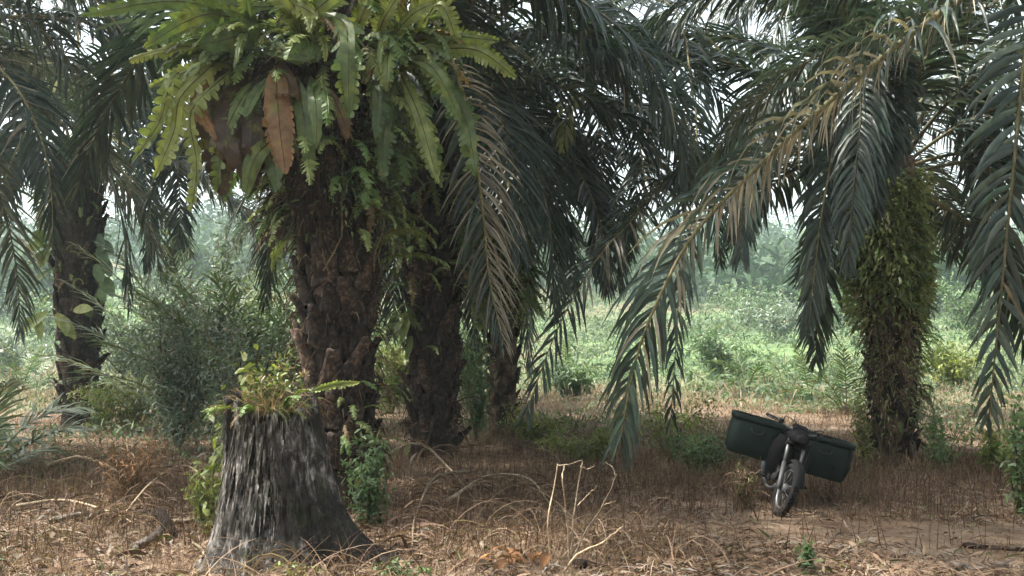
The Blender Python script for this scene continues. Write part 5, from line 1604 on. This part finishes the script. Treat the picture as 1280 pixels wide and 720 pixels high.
# tangled dry brush: long bent stalks lying over each other in heaps
n = 13000
x, y = sample(n, 6.4, 17, 1.0)
keep = (rng.random(n) < np.clip((fbm(x * 0.55 + 7, y * 0.55, 66, 3) - 0.42) * 7, 0.02, 1)) & (rng.random(n) > path_mask(x, y)) & (rng.random(n) < np.where(x > 1.4, 0.08, 1.0))
x, y = x[keep], y[keep]; n = len(x)
a = rng.uniform(0, 6.283, n)
bb = MB()
bb.strips(np.stack([x, y, gz(x, y) + rng.uniform(0, 0.10, n)], 1), np.stack([np.cos(a), np.sin(a), rng.uniform(0.1, 1.6, n)], 1), rng.normal(0, 1, (n, 3)), rng.uniform(0.25, 0.8, n), rng.uniform(0.005, 0.014, n), rng.uniform(0.6, 3.2, n), 6, 'blade', rnd=rng.random(n))
tag(bb.build('dry_brush', [M['straw']]), 'tangled dry stalks lying in heaps over the clearing', 'brush', kind='stuff')

# thin upright dead stems
n = 9000
x, y = sample(n, 8.2, 16, 0.8)
keep = rng.random(n) > path_mask(x, y)
x, y = x[keep], y[keep]; n = len(x)
sb = MB()
sb.strips(np.stack([x, y, gz(x, y) - 0.01], 1), np.stack([rng.normal(0, 0.16, n), rng.normal(0, 0.16, n), np.ones(n)], 1), rng.normal(0, 1, (n, 3)), rng.uniform(0.12, 0.42, n), rng.uniform(0.006, 0.013, n), rng.uniform(0, 0.5, n), 3, 'blade', rnd=rng.random(n) ** 2 * 0.4)
tag(sb.build('dead_stems', [M['straw']]), 'thin dead weed stems standing in the grass', 'weeds', kind='stuff')

# green weeds beneath and between the palms
n = 42000
x, y = sample(n, 12, 40, 1.0)
keep = rng.random(n) < np.clip((fbm(x * 0.3, y * 0.3, 81, 3) - 0.47) * 6 + np.interp(y, [12, 15, 20, 34], [-0.5, 0.1, 0.25, 0.5]), 0, 1)
x, y = x[keep], y[keep]; n = len(x)
wb = MB()
wb.strips(np.stack([x, y, gz(x, y) + rng.uniform(0, 0.3, n)], 1), rng.normal(0, 1, (n, 3)) + np.array([0, 0, 0.8]), rng.normal(0, 0.5, (n, 3)) + np.array([0, 0, 1]), rng.uniform(0.08, 0.24, n), rng.uniform(0.03, 0.07, n), rng.uniform(0.3, 2, n), 2, 'leaf', rnd=rng.random(n), dry=np.where(rng.random(n) < 0.15, 0.8, 0))
tag(wb.build('green_weeds', [M['field']]), 'patches of low green weeds among the palms', 'weeds', kind='stuff')

# field: tufts of creeper and dry pink grass rising to the hill
n = 13000
x, y = sample(n, 27, 190, 0.85)
rad = rng.lognormal(-0.25, 0.5, n) * np.interp(y, [27, 80, 190], [0.55, 1.0, 2.0])
hh = rad * rng.uniform(0.35, 0.85, n) * np.where(rng.random(n) < 0.16, 2.8, 1.15) * np.interp(y, [27, 45, 70], [0.8, 1.0, 1.4])
dryp = np.clip((fbm(x * 0.10, y * 0.07, 91, 3) - 0.44) * 5 + np.interp(y, [27, 45, 70], [0.65, 0.2, -0.8]), 0, 1)
isdry = rng.random(n) < dryp
k = 20
N = n * k
cx = np.repeat(x, k); cy = np.repeat(y, k); rr = np.repeat(rad, k); h2 = np.repeat(hh, k) * np.where(np.repeat(isdry, k), 0.6, 1)
a = rng.uniform(0, 6.283, N); q = np.sqrt(rng.random(N))
px_ = cx + np.cos(a) * q * rr; py_ = cy + np.sin(a) * q * rr
pz = gz(px_, py_) + h2 * (1 - q ** 2) * rng.uniform(0.3, 1.0, N)
fb = MB()
d = rng.normal(0, 0.7, (N, 3)) + np.array([0, 0, 0.6]); d[np.repeat(isdry, k)] += np.array([0, 0, 1.6])
fb.strips(np.stack([px_, py_, pz], 1), d, rng.normal(0, 0.6, (N, 3)) + np.array([0, -0.3, 1]), np.minimum(rr, 1.6) * rng.uniform(0.18, 0.42, N), np.minimum(rr, 1.6) * rng.uniform(0.05, 0.14, N) * np.where(np.repeat(isdry, k), 0.35, 1), rng.uniform(0.3, 2, N), 2, 'leaf',
          rnd=np.clip(np.repeat(rng.random(n), k) * 0.85 + rng.random(N) * 0.2 - 0.03, 0, 1), dry=np.where(np.repeat(isdry, k), 0.95, 0.0))
tag(fb.build('field_cover', [M['field']]), 'pale green creepers and dry grass covering the field beyond the palms', 'undergrowth', kind='stuff')

# far wood on the hill
n = 1300
x = rng.uniform(-1, 1, n); y = 82 + 290 * rng.random(n) ** 1.2; x = x * 0.535 * y * 1.5
keep = fbm(x * 0.03, y * 0.03, 95, 2) + np.interp(y, [80, 105, 150], [-0.33, -0.1, 0.35]) > 0.25
x, y = x[keep], y[keep]; n = len(x)
k = 130; N = n * k
H_ = rng.uniform(4, 13, n) * np.interp(y, [80, 130], [0.5, 1]); Rr = H_ * rng.uniform(0.3, 0.5, n)
v = nrm(rng.normal(0, 1, (N, 3))) * (rng.random((N, 1)) ** 0.4)
rep = lambda A: np.repeat(A, k)
pos = np.stack([rep(x) + v[:, 0] * rep(Rr), rep(y) + v[:, 1] * rep(Rr), rep(gz(x, y) + H_ * 0.58) + v[:, 2] * rep(H_) * 0.45], 1)
wb = MB()
wb.strips(pos, rng.normal(0, 1, (N, 3)), rng.normal(0, 1, (N, 3)) + np.array([0, 0, 0.6]), rng.uniform(0.8, 2.0, N), rng.uniform(0.4, 0.9, N), rng.uniform(0, 1.5, N), 2, 'leaf', rnd=np.clip(np.repeat(rng.random(n), k) * 0.7 + rng.random(N) * 0.3, 0, 1))
tag(wb.build('far_woods', [M['forest']]), 'hazy woodland covering the far hill', 'woods', kind='stuff')

# ------------------------------------------------------------------ the air
hz = MB()
X0, X1, Y0, Y1, Z0, Z1 = -930, 930, -930, 940, -22, 110
hv = np.array([(X0, Y0, Z0), (X1, Y0, Z0), (X1, Y1, Z0), (X0, Y1, Z0), (X0, Y0, Z1), (X1, Y0, Z1), (X1, Y1, Z1), (X0, Y1, Z1)], float)
hz.add(hv, [(0, 3, 2, 1), (4, 5, 6, 7), (0, 1, 5, 4), (1, 2, 6, 5), (2, 3, 7, 6), (3, 0, 4, 7)])
hm = bpy.data.materials.new('humid_air'); hm.use_nodes = True
hn = hm.node_tree
hn.nodes.remove(hn.nodes['Principled BSDF'])
pv = hn.nodes.new('ShaderNodeVolumePrincipled')
pv.inputs['Color'].default_value = (0.74, 0.91, 0.93, 1)
pv.inputs['Density'].default_value = 0.00075
pv.inputs['Anisotropy'].default_value = 0.3
hn.links.new(pv.outputs[0], hn.nodes['Material Output'].inputs['Volume'])
tag(hz.build('haze', [hm]), 'thin humid haze filling the air', 'haze', kind='stuff')
print('tris', sum(sum(len(p.vertices) - 2 for p in m.polygons) for m in []))
